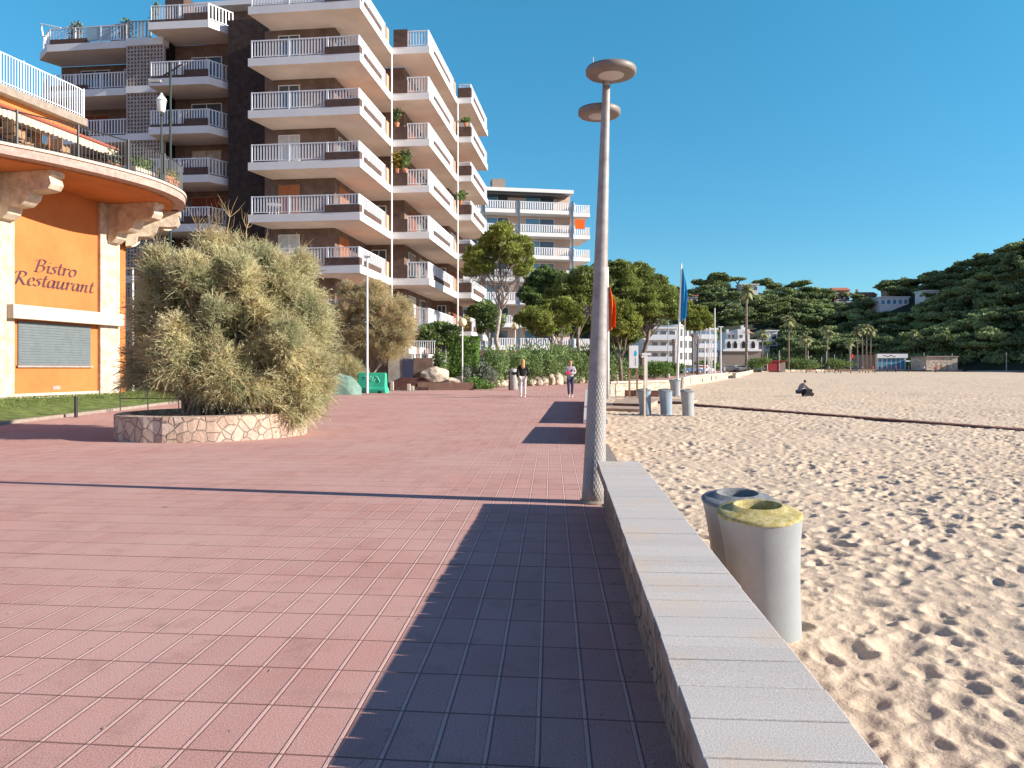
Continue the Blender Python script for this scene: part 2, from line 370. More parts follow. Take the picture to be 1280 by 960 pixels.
def npmesh(name, v, f, m, smooth=False):       # v (N,3); f (K,4) or (K,3)
    me = bpy.data.meshes.new(name); k = f.shape[1]
    me.vertices.add(len(v)); me.vertices.foreach_set('co', np.ascontiguousarray(v, dtype=np.float32).ravel())
    me.loops.add(f.size); me.loops.foreach_set('vertex_index', np.ascontiguousarray(f, dtype=np.int32).ravel())
    me.polygons.add(len(f)); me.polygons.foreach_set('loop_start', np.arange(0, f.size, k, dtype=np.int32)); me.polygons.foreach_set('loop_total', np.full(len(f), k, dtype=np.int32))
    if smooth: me.polygons.foreach_set('use_smooth', np.ones(len(f), dtype=bool))
    me.update(calc_edges=True)
    for mm in (m if isinstance(m, (list, tuple)) else [m]): me.materials.append(mm)
    return me
def link(name, me, parent=None, loc=None, rz=0, sc=None):
    o = bpy.data.objects.new(name, me); COL.objects.link(o)
    if parent: o.parent = parent
    if loc is not None: o.location = loc
    if rz: o.rotation_euler[2] = rz
    if sc is not None: o.scale = sc if hasattr(sc, '__len__') else (sc, sc, sc)
    return o
def tag(o, label=None, cat=None, group=None, kind=None):
    if label: o['label'] = label
    if cat: o['category'] = cat
    if group: o['group'] = group
    if kind: o['kind'] = kind
    return o
def empty(name, loc=(0, 0, 0), rz=0, label=None, cat=None, group=None):
    o = bpy.data.objects.new(name, None); COL.objects.link(o); o.location = loc; o.rotation_euler = (0, 0, rz); o.empty_display_size = .2
    return tag(o, label, cat, group)
def copy_tree(o, parent=None):
    c = o.copy(); COL.objects.link(c); c.parent = parent
    if parent is not None: c.matrix_parent_inverse = o.matrix_parent_inverse.copy()
    for ch in list(o.children): copy_tree(ch, c)
    return c
def struct(o): o['kind'] = 'structure'; return o

# foliage ------------------------------------------------------------
def rdirs(n, rg):
    d = rg.normal(size=(n, 3)); return d / np.linalg.norm(d, axis=1)[:, None]
def leaves(cent, size, rg, aspect=.5, axis=None, jit=.5):
    """one small quad per centre"""
    n = len(cent); a = rdirs(n, rg) if axis is None else axis + rg.normal(size=(n, 3)) * jit
    a /= np.linalg.norm(a, axis=1)[:, None]
    b = np.cross(a, rdirs(n, rg)); b /= (np.linalg.norm(b, axis=1)[:, None] + 1e-9)
    s = size * (0.6 + .8 * rg.random(n))[:, None]
    a = a * s; b = b * s * aspect
    v = np.empty((n, 4, 3)); v[:, 0] = cent - a; v[:, 1] = cent + b; v[:, 2] = cent + a; v[:, 3] = cent - b
    return v.reshape(-1, 3), np.arange(4 * n).reshape(-1, 4)
def clumps(cl, dens, rg, shell=.45, flat=0.0):
    """cl: list of (x,y,z,rx,ry,rz); returns points, outward directions"""
    P = []; D = []
    for (x, y, z, rx, ry, rz_) in cl:
        n = max(6, int(dens * (rx * ry + ry * rz_ + rx * rz_) / 3 * 4))
        d = rdirs(n, rg)
        if flat: d[:, 2] = np.abs(d[:, 2]) * (1 - flat) + d[:, 2] * flat
        r = (shell + (1 - shell) * rg.random(n) ** .6)
        # uneven surface
        r *= 1 + .16 * np.sin(d[:, 0] * 7 + x * 3) * np.sin(d[:, 1] * 6 + y) + .12 * np.sin(d[:, 2] * 9 + z)
        P.append(np.array([x, y, z]) + d * r[:, None] * np.array([rx, ry, rz_])); D.append(d)
    return np.concatenate(P), np.concatenate(D)

# ================================================================== SETTING
def strip(name, ys, xl, xr, zf, m, nx=2, skirt=None):
    mb = MB(); n = len(ys)
    for y in ys:
        a, b = xl(y), xr(y)
        for i in range(nx + 1):
            x = lerp(a, b, i / nx); mb.v.append((x, y, zf(x, y)))
    w = nx + 1
    for j in range(n - 1):
        for i in range(nx):
            o = j * w + i; mb.f.append((o, o + 1, o + w + 1, o + w)); mb.m.append(0)
    if skirt:
        o = len(mb.v)
        for j, y in enumerate(ys):
            x = xr(y); mb.v.append((x, y, zf(x, y))); mb.v.append((x, y, -1.0))
        for j in range(n - 1):
            mb.f.append((o + 2 * j, o + 2 * j + 1, o + 2 * j + 3, o + 2 * j + 2)); mb.m.append(1)
        return mb.build(name, [m, skirt])
    return mb.build(name, m)

# base ground sheet reaching the horizon, and the sea beyond the beach
g = MB(); g.add([(-3000, -3000, -1.2), (140, -3000, -1.2), (140, 5000, -1.2), (-3000, 5000, -1.2)], [(0, 1, 2, 3)]); struct(g.build('ground', M['earth']))
g = MB(); g.add([(110, -3000, -1.15), (4000, -3000, -1.15), (4000, 5000, -1.15), (110, 5000, -1.15)], [(0, 1, 2, 3)]); struct(g.build('sea', M['sea']))

# sand with trodden hollows
def hsh(i, j, k):
    h = (i * 374761393 + j * 668265263 + k * 2147483647) & 0xffffffff
    h = ((h ^ (h >> 13)) * 1274126177) & 0xffffffff
    h = (h ^ (h >> 16)) & 0xffffffff
    return h.astype(np.float64) / 4294967295.0
def dents(x, y, s, rad, amp, seed, prob=.85, skew=0.0):
    x = x + y * skew
    i0 = np.floor(x / s).astype(np.int64); j0 = np.floor(y / s).astype(np.int64); z = np.zeros_like(x)
    for di in (-1, 0, 1):
        for dj in (-1, 0, 1):
            i = i0 + di; j = j0 + dj
            a, b, c, d, e = (hsh(i, j, seed + q) for q in range(5))
            cx = (i + .1 + .8 * a) * s; cy = (j + .1 + .8 * b) * s; th = c * np.pi; r = rad * (.6 + .8 * d); ar = .5 + .35 * a
            dx = x - cx; dy = y - cy; u = dx * np.cos(th) + dy * np.sin(th); v = -dx * np.sin(th) + dy * np.cos(th)
            q = (u / r) ** 2 + (v / (r * ar)) ** 2
            k = np.sqrt(q)
            z += np.where(e < prob, amp * (.5 + .7 * d) * (-np.exp(-q ** 1.5) + .30 * np.exp(-((k - 1.45) / .38) ** 2)), 0)
    return z
def vnoise(x, y, s, seed):
    X = x / s; Y = y / s; i = np.floor(X).astype(np.int64); j = np.floor(Y).astype(np.int64); fx = X - i; fy = Y - j
    fx = fx * fx * (3 - 2 * fx); fy = fy * fy * (3 - 2 * fy)
    return (hsh(i, j, seed) * (1 - fx) + hsh(i + 1, j, seed) * fx) * (1 - fy) + (hsh(i, j + 1, seed) * (1 - fx) + hsh(i + 1, j + 1, seed) * fx) * fy - .5
ny, nx = 1250, 820
yy = 2.0 * (420 / 2.0) ** (np.arange(ny) / (ny - 1)); tt = np.concatenate([np.linspace(-.10, .95, nx - 130), np.linspace(.955, 2.6, 130)])
Y, T = np.meshgrid(yy, tt, indexing='ij'); X = T * Y
Zb = np.interp(Y, [p[0] for p in SZT], [p[1] for p in SZT])
# the beach falls away to the sea well to the right
Zb = Zb - np.clip((X - 120) / 60, 0, 1) * 2.0
TP = np.clip(1.0 - (Y - 8) / 90, .75, 1) * np.clip(.74 + Y * .03, .8, 1) * (.62 + .45 * np.clip(.5 + 1.5 * (vnoise(X, Y, 1.9, 51) + .6 * vnoise(X, Y, .8, 57)), 0, 1)) * .95
Z = Zb + TP * (dents(X, Y, .22, .07, .024, 11, .85) + dents(X, Y, .36, .11, .042, 37, .85) + dents(X, Y, .11, .036, .006, 71)) + .05 * vnoise(X, Y, 1.3, 5) + .022 * vnoise(X, Y, .45, 9) + .005 * vnoise(X, Y, .12, 19) + .10 * vnoise(X, Y, 7, 15)
Z += .10 * np.exp(-((Y - 118 - 3 * vnoise(X, Y, 14, 3)) / 3.0) ** 2) - .16 * np.exp(-((Y - 112 - 3 * vnoise(X, Y, 14, 3)) / 2.0) ** 2)
v = np.stack([X, Y, Z], -1).reshape(-1, 3)
ii = (np.arange(ny - 1)[:, None] * nx + np.arange(nx - 1)[None, :]).ravel()
struct(link('beach_sand', npmesh('beach_sand', v, np.stack([ii, ii + 1, ii + nx + 1, ii + nx], 1), M['sand'], True)))
g = MB(); g.add([(0.8, -40, -.27), (140, -40, -.27), (140, 2.1, -.27), (0.8, 2.1, -.27)], [(0, 1, 2, 3)]); struct(g.build('beach_sand_behind', M['sand'])).name = 'sand_behind'

# promenade
WL = [(-10, .39 + .05 - .677), (8.3, .44 + .562), (15.2, .45 + 1.03), (20.6, 2.0), (31, 3.02), (36, 3.6), (44, 5.2), (49, 10.0), (68, 15.4), (96, 26.6), (150, 43), (190, 52)]
def wallx(y): return tab(y, WL)
LB = [(43.5, -9.0), (43.6, -3.0), (48, -1.0), (54, 3.0), (62, 6.5), (84, 14.5), (134, 34), (180, 47), (190, 49)]
ys = [-6, 0, 8.3, 15.2, 19, 20.6, 25, 31, 33, 36, 40, 41.2]
struct(strip('promenade', ys, lambda y: -34, lambda y: wallx(y) + (0.0 if y < 36 else -.05), lambda x, y: gz(y) + .0, M['paving'], 3, M['palewall']))
ys2 = [41.2, 43.6, 46, 49, 54, 58, 62, 68, 76, 84, 96, 110, 134, 150, 170, 190]
struct(strip('promenade_far', ys2, lambda y: tab(y, [(41.2, -5.5), (43.6, -2.6), (48, -1.0), (54, 3.0), (62, 6.5), (84, 14.5), (134, 34), (180, 47), (190, 49)]), lambda y: wallx(y) - .05, lambda x, y: gz(y), M['paving'], 2, M['palewall']))
bpy.data.objects['promenade_far'].name = 'promenade_bend'
struct(strip('road', [41.2, 43.6], lambda y: -34, lambda y: -5.5 if y < 42 else -2.6, lambda x, y: gz(y) + .0, M['asphalt'], 2))
# land behind the promenade: gardens and streets
struct(strip('garden_ground', [43.6, 48, 54, 62, 84, 134, 180, 190, 260, 330], lambda y: -160, lambda y: tab(y, [(43.6, -2.6), (48, -1.0), (54, 3.0), (62, 6.5), (84, 14.5), (134, 34), (180, 47), (190, 49), (260, 120), (330, 180)]),
             lambda x, y: gz(y) + (.02 if x > -160 else .02), M['earth'], 2))
# hard apron of the beach behind the far end
g = MB()
# lawn in front of the bistro
LX = [(18, -14.2), (20.3, -13.6), (25.7, -13.35), (32, -13.2), (36, -14.5)]
A0 = Vector((-17.09, 26.0)); AD = Vector((.222, .975)).normalized(); AN = Vector((AD.y, -AD.x))
def BT(s, n, z): return (A0.x + AD.x * s + AN.x * n, A0.y + AD.y * s + AN.y * n, z)
GB = .52
mb = MB(); vs = []
for y in (16, 18, 20.3, 23, 25.7, 29, 32, 36, 41):
    xe = tab(y, LX)
    for q in range(7):
        x = lerp(xe, xe - 12, q / 6); d = (Vector((x, y)) - A0).dot(AN); s = max(0, min(1, (3.4 - d) / 3.0))
        vs.append((x, y, gz(y) + .045 + (GB - .045 - gz(y)) * s * s * (3 - 2 * s)))
fs = [(j * 7 + i, j * 7 + 7 + i, j * 7 + 8 + i, j * 7 + 1 + i) for j in range(8) for i in range(6)]
mb.add(vs, fs); lawn = struct(mb.build('lawn', M['lawn'], smooth=True))
# blades
n = 26000; yb_ = R.uniform(17, 36, n); xb = np.interp(yb_, [p[0] for p in LX], [p[1] for p in LX]) - R.uniform(0.02, 4.2, n)
dd = (xb - A0.x) * AN.x + (yb_ - A0.y) * AN.y; sS = np.clip((3.4 - dd) / 3.0, 0, 1); gzb = np.interp(yb_, [0, 19, 40], [0, 0, .3])
zb = gzb + .045 + (GB - .045 - gzb) * sS * sS * (3 - 2 * sS)
c = np.stack([xb, yb_, zb + .015], 1); vv, ff = leaves(c, .035, R, .2, np.tile(np.array([0, 0, 1.0]), (n, 1)), .4)
tag(link('grass', npmesh('grass', vv, ff, M['blade'])), 'short green grass on the lawn before the orange bistro', 'grass', kind='stuff')
# kerb of the lawn
mb = MB(); ky = [16, 18, 20.3, 23, 25.7, 29, 32, 36]
for a, b in zip(ky[:-1], ky[1:]):
    xa, xb_ = tab(a, LX), tab(b, LX); o = len(mb.v)
    for (x, y) in ((xa, a), (xb_, b)):
        z = gz(y); mb.v += [(x, y, z - .05), (x + .16, y, z - .05), (x + .16, y, z + .09), (x, y, z + .09)]
    mb.f += [(o + 1, o + 5, o + 6, o + 2), (o + 3, o + 2, o + 6, o + 7), (o, o + 3, o + 7, o + 4)]; mb.m += [0] * 3
struct(mb.build('kerb', M['kerb']))

# beach wall in stretches ---------------------------------------------
def wall_run(pts, h, sw, th, base_m, cap_m, label, z0=-.5, over=.07, stones=False):
    """pts: base-left points following the wall; slab width sw to the right"""
    e = empty('beach_wall', (pts[0][0], pts[0][1], 0), 0, label, 'wall', None)
    ox, oy = pts[0]
    def run(a, b, zt0, zt1, name, m, bev=0):
        mb = MB(); n = len(pts)
        for i, (x, y) in enumerate(pts):
            p = Vector(pts[max(0, i - 1)]); q = Vector(pts[min(n - 1, i + 1)]); d = (q - p).normalized(); nn = Vector((d.y, -d.x)); z = gz(y)
            for (w, zz) in ((a, zt0 if zt0 <= -.4 else z + zt0), (b, zt0 if zt0 <= -.4 else z + zt0), (b, z + zt1), (a, z + zt1)):
                mb.v.append((x + nn.x * w - ox, y + nn.y * w - oy, zz))
        for i in range(n - 1):
            o = i * 4
            mb.f += [(o, o + 4, o + 7, o + 3), (o + 1, o + 2, o + 6, o + 5), (o + 3, o + 7, o + 6, o + 2), (o, o + 1, o + 5, o + 4)]
        mb.f += [(0, 3, 2, 1), ((n - 1) * 4, (n - 1) * 4 + 1, (n - 1) * 4 + 2, (n - 1) * 4 + 3)]; mb.m = [0] * len(mb.f)
        o = mb.build(name, m, e, bevel=bev); return o
    run(0.002, sw - over, z0, h - th, 'stone_base', base_m)
    if not stones: run(-over, sw, h - th + .001, h, 'coping', cap_m, .008); return e
    p = Vector(pts[0]); q = Vector(pts[-1]); d = (q - p); L_ = d.length; d.normalize(); nn = Vector((d.y, -d.x)); mb = MB(); k_ = int(L_ / .2255); w_ = L_ / k_; rj = random.Random(5)
    for i in range(k_):
        g0, g1 = i * w_ + .0045, (i + 1) * w_ - .0045; ja, jb, jz = rj.uniform(-.003, .003), rj.uniform(-.003, .003), rj.uniform(-.002, .002); vs = []
        for zz in (h - th + .001, h + jz):
            for l, o_ in ((g0, -over + ja), (g1, -over + ja), (g1, sw + jb), (g0, sw + jb)):
                c_ = p + d * l + nn * o_; vs.append((c_.x - ox, c_.y - oy, zz + rj.uniform(-.001, .001)))
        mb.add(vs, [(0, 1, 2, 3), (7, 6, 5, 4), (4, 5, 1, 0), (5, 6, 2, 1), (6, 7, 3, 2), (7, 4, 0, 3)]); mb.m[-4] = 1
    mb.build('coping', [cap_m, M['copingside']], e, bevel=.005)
    return e
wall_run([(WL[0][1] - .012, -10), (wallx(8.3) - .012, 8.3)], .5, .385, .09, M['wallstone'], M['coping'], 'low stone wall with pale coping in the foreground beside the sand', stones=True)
wall_run([(wallx(15.2), 15.2), (wallx(19.5), 19.5)], .5, .42, .09, M['wallstone'], M['coping'], 'short stretch of low wall just past the tall lamp')
wall_run([(wallx(20.6), 20.6), (wallx(25), 25), (wallx(31), 31)], .5, .42, .09, M['wallstone'], M['coping'], 'low wall stretch between the short wall and the timber steps')
wall_run([(wallx(44.2), 44.2), (wallx(46), 46), (wallx(49), 49), (wallx(55), 55)], .45, .4, .12, M['palewall'], M['ledge'], 'cream stone wall behind the totem sign and the three bins')
far_wall = wall_run([(wallx(57), 57), (wallx(68), 68), (wallx(80), 80), (wallx(96), 96)], .45, .45, .12, M['palewall'], M['ledge'], 'far cream stone wall curving round the bend of the promenade')
wall_run([(wallx(100) + 1.5, 102), (46, 150), (60, 192), (90, 215), (128, 216)], .30, .45, .1, M['palewall'], M['ledge'], 'long low pale wall at the back edge of the beach')
mb = MB(); x0, x1 = wallx(8.35), wallx(15.15)
mb.add([(x0, 8.35, -.5), (x0 + .42, 8.35, -.5), (x1 + .42, 15.15, -.5), (x1, 15.15, -.5), (x0, 8.35, .012), (x0 + .42, 8.35, .012), (x1 + .42, 15.15, .012), (x1, 15.15, .012)],
       [(4, 5, 6, 7), (1, 2, 6, 5), (0, 1, 5, 4)])
struct(mb.build('edge_kerb', M['kerb']))
for px, d, lab in ((905, 96, None),):
    pass
for px, hh in ((852, .5), (863.5, .5), (878, .3), (889.5, .5), (895, .45)):
    t = (px - 640) / F; y = next(q for q in np.arange(57, 96, .1) if (wallx(q) + .39) / q <= t or (wallx(q) + .39) / q > t and abs((wallx(q) + .39) / q - t) < .0015) if False else min(np.arange(58, 95, .1), key=lambda q: abs((wallx(q) + .39) / q - t))
    dx, dy = wallx(y + 1) - wallx(y - 1), 2.0; a_ = math.atan2(dy, dx)
    o = MB().box(-.35, .35, -.02, .02, 0, hh).build('drain_opening', M['dark'], far_wall); o.location = (wallx(y) + .36 * math.sin(a_) - far_wall.location.x, y - .36 * math.cos(a_) - far_wall.location.y, gz(y) - .25); o.rotation_euler[2] = a_
# quay at the far right of the beach
mb = MB(); mb.box(122, 190, 196, 206, -1, 1.05); struct(mb.build('quay', M['asphalt']))

# ================================================================== BISTRO
bis = empty('bistro_building', (A0.x, A0.y, GB), 0, 'orange bistro building with cream stone piers and a curved terrace on corbels', 'building')
org = Vector((A0.x, A0.y, GB))
def BL(s, n, z): p = BT(s, n, z); return (p[0] - org.x, p[1] - org.y, p[2] - org.z)
def bpart(name, m, parent=bis, **k):
    return name, m, parent
def bbox(name, m, s0, s1, n0, n1, z0, z1, parent=bis, bevel=0):
    return MB().box(n0, n1, s0, s1, z0, z1, T=lambda n_, s_, z_: BL(s_, n_, z_)).build(name, m, parent, bevel=bevel)
FZ = 8.0
bbox('wall', M['orange'], -7.5, 5.62, -8, 0, -.3, FZ)
bbox('plinth', M['ledge'], .16, 4.09, 0.001, .05, GB - .1, GB + .12)
for (s0, s1) in ((-2.2, .16), (4.09, 5.13)):
    bbox('stone_pier', M['cream'], s0, s1, 0.002, .14, GB - .3, FZ, bevel=.01)
bbox('ledge', M['ledge'], -.15, 5.05, .142, .42, 3.2, 3.68, bevel=.02)
sh = bbox('roller_shutter', M['slate'], .40, 3.70, -.0, .035, 1.62, 3.14)
mb = MB()
for k in range(16):
    z = 1.62 + k * .095
    mb.box(.036, .052, .42, 3.68, z + .01, z + .075, T=lambda n_, s_, z_: BL(s_, n_, z_))
mb.build('shutter_slat', M['slate'], sh)
bbox('window_sill', M['rim'], .34, 3.76, .002, .10, 1.55, 1.615)
bbox('vent', M['rim'], 1.9, 2.25, .001, .02, GB + .22, GB + .36)
# awning box lettering too small to read: a dark line of print
# sign
def text(name, s, size, T, m, parent, ext=.012, shear=.25, align='LEFT', sx=1.0):
    cu = bpy.data.curves.new(name, 'FONT'); cu.body = s; cu.size = size; cu.extrude = ext; cu.shear = shear; cu.align_x = align; cu.space_character = 1.05; cu.offset = .004 * size
    o = bpy.data.objects.new(name, cu); COL.objects.link(o); o.data.materials.append(m); o.matrix_world = T
    dg = bpy.context.evaluated_depsgraph_get(); me = bpy.data.meshes.new_from_object(o.evaluated_get(dg)); bpy.data.objects.remove(o)
    me.materials.clear(); me.materials.append(m)
    q = bpy.data.objects.new(name, me); COL.objects.link(q)
    xs = [v.co.x for v in me.vertices]; w = max(xs) - min(xs)
    if sx: # sx: wanted width
        k = sx / w; x0 = min(xs)
        for v in me.vertices: v.co.x = (v.co.x - x0) * k
    q.parent = parent
    q.matrix_local = T
    return q
def frame_mat(p, xdir, ndir):       # text plane: x along xdir, y up, z along ndir
    xd = Vector((*xdir, 0)).normalized(); nd = Vector((*ndir, 0)).normalized(); up = Vector((0, 0, 1))
    m = Matrix((xd, up, nd)).transposed().to_4x4(); m.translation = Vector(p); return m
# hand-drawn italic lettering built from swept strokes (chancery style)
GL = {
 'B': ([[(.12,.0),(.22,.72)],[(.02,.62),(.22,.74),(.46,.72),(.50,.58),(.40,.44),(.20,.40)],[(.20,.40),(.44,.38),(.50,.22),(.40,.06),(.22,.0),(.06,.04)]], .58),
 'i': ([[(.06,.36),(.14,.44),(.12,.2),(.12,.06),(.20,.02),(.28,.1)],[(.17,.60),(.18,.63)]], .27),
 's': ([[(.26,.42),(.16,.46),(.08,.36),(.20,.22),(.20,.08),(.08,.0),(.0,.06)]], .30),
 't': ([[(.16,.66),(.10,.2),(.14,.02),(.22,.02),(.30,.1)],[(.0,.46),(.28,.48)]], .28),
 'r': ([[(.04,.38),(.10,.46),(.08,.0)],[(.09,.28),(.18,.42),(.28,.46),(.32,.38)]], .34),
 'o': ([[(.22,.46),(.10,.40),(.04,.2),(.10,.04),(.22,.0),(.34,.12),(.36,.32),(.28,.44),(.20,.46),(.26,.40),(.42,.40)]], .44),
 'R': ([[(.12,.0),(.22,.72)],[(-.04,.56),(.10,.72),(.36,.74),(.48,.62),(.40,.46),(.22,.38)],[(.22,.38),(.34,.2),(.46,.02),(.56,.0),(.62,.06)]], .60),
 'e': ([[(.04,.22),(.26,.28),(.26,.42),(.16,.46),(.06,.34),(.04,.14),(.12,.0),(.24,.02),(.32,.12)]], .34),
 'a': ([[(.32,.42),(.18,.46),(.06,.34),(.04,.12),(.12,.0),(.24,.1),(.32,.42),(.30,.12),(.34,.0),(.42,.08)]], .42),
 'u': ([[(.02,.38),(.10,.46),(.07,.16),(.12,.0),(.22,.06),(.32,.3),(.34,.46)],[(.34,.46),(.31,.1),(.37,.0),(.46,.1)]], .46),
 'n': ([[(.02,.38),(.10,.46),(.07,.0)],[(.08,.2),(.20,.42),(.30,.46),(.32,.34),(.30,.08),(.36,.0),(.44,.08)]], .46),
}
def script_text(name, word, s0, s1, z, h, n):
    tot = sum(GL[c][1] for c in word); k = (s1 - s0) / tot; x = 0; mb = MB(); hz = h / .74
    for c in word:
        for st in GL[c][0]:
            P = [Vector((p[0], p[1], 0)) for p in st]
            # smooth
            pts = []
            for i in range(len(P) - 1):
                p0 = P[max(0, i - 1)]; p1 = P[i]; p2 = P[i + 1]; p3 = P[min(len(P) - 1, i + 2)]
                for q in range(5):
                    t = q / 5; pts.append(.5 * ((2 * p1) + (p2 - p0) * t + (2 * p0 - 5 * p1 + 4 * p2 - p3) * t * t + (3 * p1 - p0 - 3 * p2 + p3) * t ** 3))
            pts.append(P[-1])
            # broad-nib ribbon
            nib = Vector((math.cos(.6), math.sin(.6), 0)) * .030; o = len(mb.v); m_ = len(pts)
            for p in pts:
                for sg in (-1, 1):
                    for dz in (0, .02):
                        q = p + nib * sg + Vector((.018, 0, 0)) * sg
                        mb.v.append(BL(s0 + (x + q.x + q.y * .16) * k, n + dz, z + q.y * hz))
            for i in range(m_ - 1):
                a = o + i * 4; mb.f += [(a + 1, a + 3, a + 7, a + 5), (a, a + 1, a + 5, a + 4), (a + 3, a + 2, a + 6, a + 7)]
            mb.f += [(o, o + 2, o + 3, o + 1), (o + 4 * m_ - 4, o + 4 * m_ - 3, o + 4 * m_ - 1, o + 4 * m_ - 2)]
        x += GL[c][1]
    mb.m = [0] * len(mb.f)
    return mb.build(name, M['ink'], bis)
script_text('lettering', 'Bistro', 1.05, 3.0, 4.93, .46, .003)
script_text('lettering', 'Restaurant', .22, 3.85, 4.42, .46, .003)
# corbels
def corbel(s, ang=0.0, L=1.0, z0=FZ):
    prof = [(0, 0), (2.15 * L, 0), (2.15 * L, -.18), (2.05 * L, -.22), (2.12 * L, -.45), (2.0 * L, -.62), (1.85 * L, -.66), (1.3 * L, -.68), (1.18 * L, -.9), (1.0 * L, -1.05), (.92 * L, -1.1), (.5 * L, -1.12), (.4 * L, -1.35), (.2 * L, -1.5), (0, -1.55)]
    w = .27; ca, sa = math.cos(ang), math.sin(ang); mb = MB(); vs = []
    for sg in (-w, w):
        for (n_, z_) in prof:
            vs.append(BL(s + sg * ca + n_ * sa, .14 + n_ * ca - sg * sa, z0 + z_))
    k = len(prof); fs = [tuple(range(k)), tuple(range(2 * k - 1, k - 1, -1))] + [((i + 1) % k, i, k + i, k + (i + 1) % k) for i in range(k)]
    mb.add(vs, fs); return mb.build('corbel', M['cream'], bis, bevel=.015)
corbel(-.25); corbel(4.72); corbel(5.5, .55, .95); corbel(5.6, 1.15, .85)
# curved terrace
EDGE = [(-6.5, -.5), (-5, .6), (-3.5, 1.5), (-2.1, 2.15), (-1, 2.7), (0, 3.05), (1.5, 3.45), (3.0, 3.6), (4.5, 3.35), (5.6, 2.8), (6.5, 2.0), (7.1, 1.1), (7.3, .1), (7.2, -1.0)]
def cr(P, k=6):
    r = []
    for i in range(len(P) - 1):
        p0, p1, p2, p3 = [Vector(P[j]) for j in (max(0, i - 1), i, i + 1, min(len(P) - 1, i + 2))]
        for q in range(k):
            t = q / k; r.append(tuple(.5 * ((2 * p1) + (p2 - p0) * t + (2 * p0 - 5 * p1 + 4 * p2 - p3) * t * t + (3 * p1 - p0 - 3 * p2 + p3) * t ** 3)))
    r.append(tuple(P[-1])); return r
EC = cr(EDGE)
def offs(P, w):
    r = []
    for i, p in enumerate(P):
        a = Vector(P[max(0, i - 1)]); b = Vector(P[min(len(P) - 1, i + 1)]); d = (b - a).normalized(); nn = Vector((-d.y, d.x)) # points outward (+n) for s increasing
        r.append((p[0] + nn.x * w, p[1] + nn.y * w))
    return r
def slabpoly(name, P, z0, z1, m, parent=bis):
    poly = [(s_, n_) for s_, n_ in P] + [(7.2, -3), (-6.5, -3)]
    return MB().prism(poly[::-1], z0, z1, T=lambda s_, n_, z_: BL(s_, n_, z_)).build(name, m, parent)
slabpoly('terrace_soffit', offs(EC, -.45), FZ + .001, FZ + .058, M['orange'])
slabpoly('terrace_rim', offs(EC, 0.0), FZ + .06, FZ + .33, M['rim'])
slabpoly('terrace_floor', offs(EC, .05), FZ + .332, FZ + .42, M['ledge'])
TZ = FZ + .42
def railing_on(P, z, h, step, m, name, parent, T, post=.03, bar=.009, posts=6, closed=False):
    mb = MB(); L = [0]
    for a, b in zip(P[:-1], P[1:]): L.append(L[-1] + (Vector(a) - Vector(b)).length)
    def at(l):
        return (float(np.interp(l, L, [p[0] for p in P])), float(np.interp(l, L, [p[1] for p in P])))
    n = int(L[-1] / step)
    path = [T(*at(L[-1] * i / 40), z + h) for i in range(41)]
    mb.tube(path, .022, 6); mb.tube([(p[0], p[1], p[2] - h + .10) for p in path], .015, 5)
    for i in range(n + 1):
        a = at(i * step); big = i % posts == 0
        p = T(*a, z); mb.tube([p, (p[0], p[1], p[2] + h + (.06 if big else 0))], post if big else bar, 6 if big else 4)
    return mb.build(name, m, parent)
rp = offs(EC, -.12)
railing_on(rp, TZ, 1.05, .13, M['iron'], 'terrace_railing', bis, BL, .045, .010, 14)
# upper storey set back, slab, roof terrace
bbox('upper_wall', M['orange'], -7.5, 3.4, -8, -1.9, TZ + .002, 10.85)
for s0 in (-5.6, -3.2, -.8, 1.3):
    f = bbox('glazed_door', M['wood'], s0, s0 + 1.7, -1.9 + .002, -1.84, TZ + .05, TZ + 2.1)
    bbox('pane', M['glass'], s0 + .12, s0 + .8, -1.838, -1.83, TZ + .25, TZ + 2.0, f); bbox('pane', M['glass'], s0 + .9, s0 + 1.58, -1.838, -1.83, TZ + .25, TZ + 2.0, f)
bbox('upper_slab', M['kerb'], -7.5, 3.75, -8, -.15, 10.86, 11.15)
bbox('slab_edge', M['orange'], -7.4, 3.6, -.9, -.5, 10.62, 10.858)
UP = [(-7.4, -.22), (3.68, -.22), (3.68, -4.5)]
railing_on(UP, 11.152, 1.08, .115, M['rail'], 'roof_railing', bis, BL, .025, .016, 12)
# awning sloping out over the terrace, tiled-red trim
mb = MB(); s0, s1 = -6.2, 3.4
vs = []
for s_ in (s0, s1):
    for (n_, z_) in ((-1.9, 10.60), (1.45, 9.75), (1.45, 9.71), (-1.9, 10.56)):
        vs.append(BL(s_, n_, z_))
mb.add(vs, [(0, 1, 5, 4), (3, 7, 6, 2), (0, 3, 2, 1), (4, 5, 6, 7), (1, 2, 6, 5), (0, 4, 7, 3)])
aw = mb.build('awning', M['awning'], bis)
mb = MB()
for k in range(48):
    a = s0 + (s1 - s0) * k / 48; b = a + (s1 - s0) / 48 * .97
    mb.add([BL(a, 1.46, 9.73), BL(b, 1.46, 9.73), BL(b, 1.46, 9.48), BL((a + b) / 2, 1.46, 9.43), BL(a, 1.46, 9.48)], [(0, 1, 2, 3, 4)])
mb.build('valance', M['awning'], aw)
mb = MB(); mb.tube([BL(s1 + .02, -1.9, 10.62), BL(s1 + .02, 1.48, 9.77)], .05, 6); mb.tube([BL(s0, 1.5, 9.77), BL(s1 + .02, 1.5, 9.77)], .045, 6); mb.build('awning_bar', M['awnred'], aw)
for s_ in (-5.5, -2.5, .4, 3.2):
    MB().tube([BL(s_, 1.3, TZ), BL(s_, 1.3, 9.72)], .03, 6).build('awning_post', M['orange'], bis)
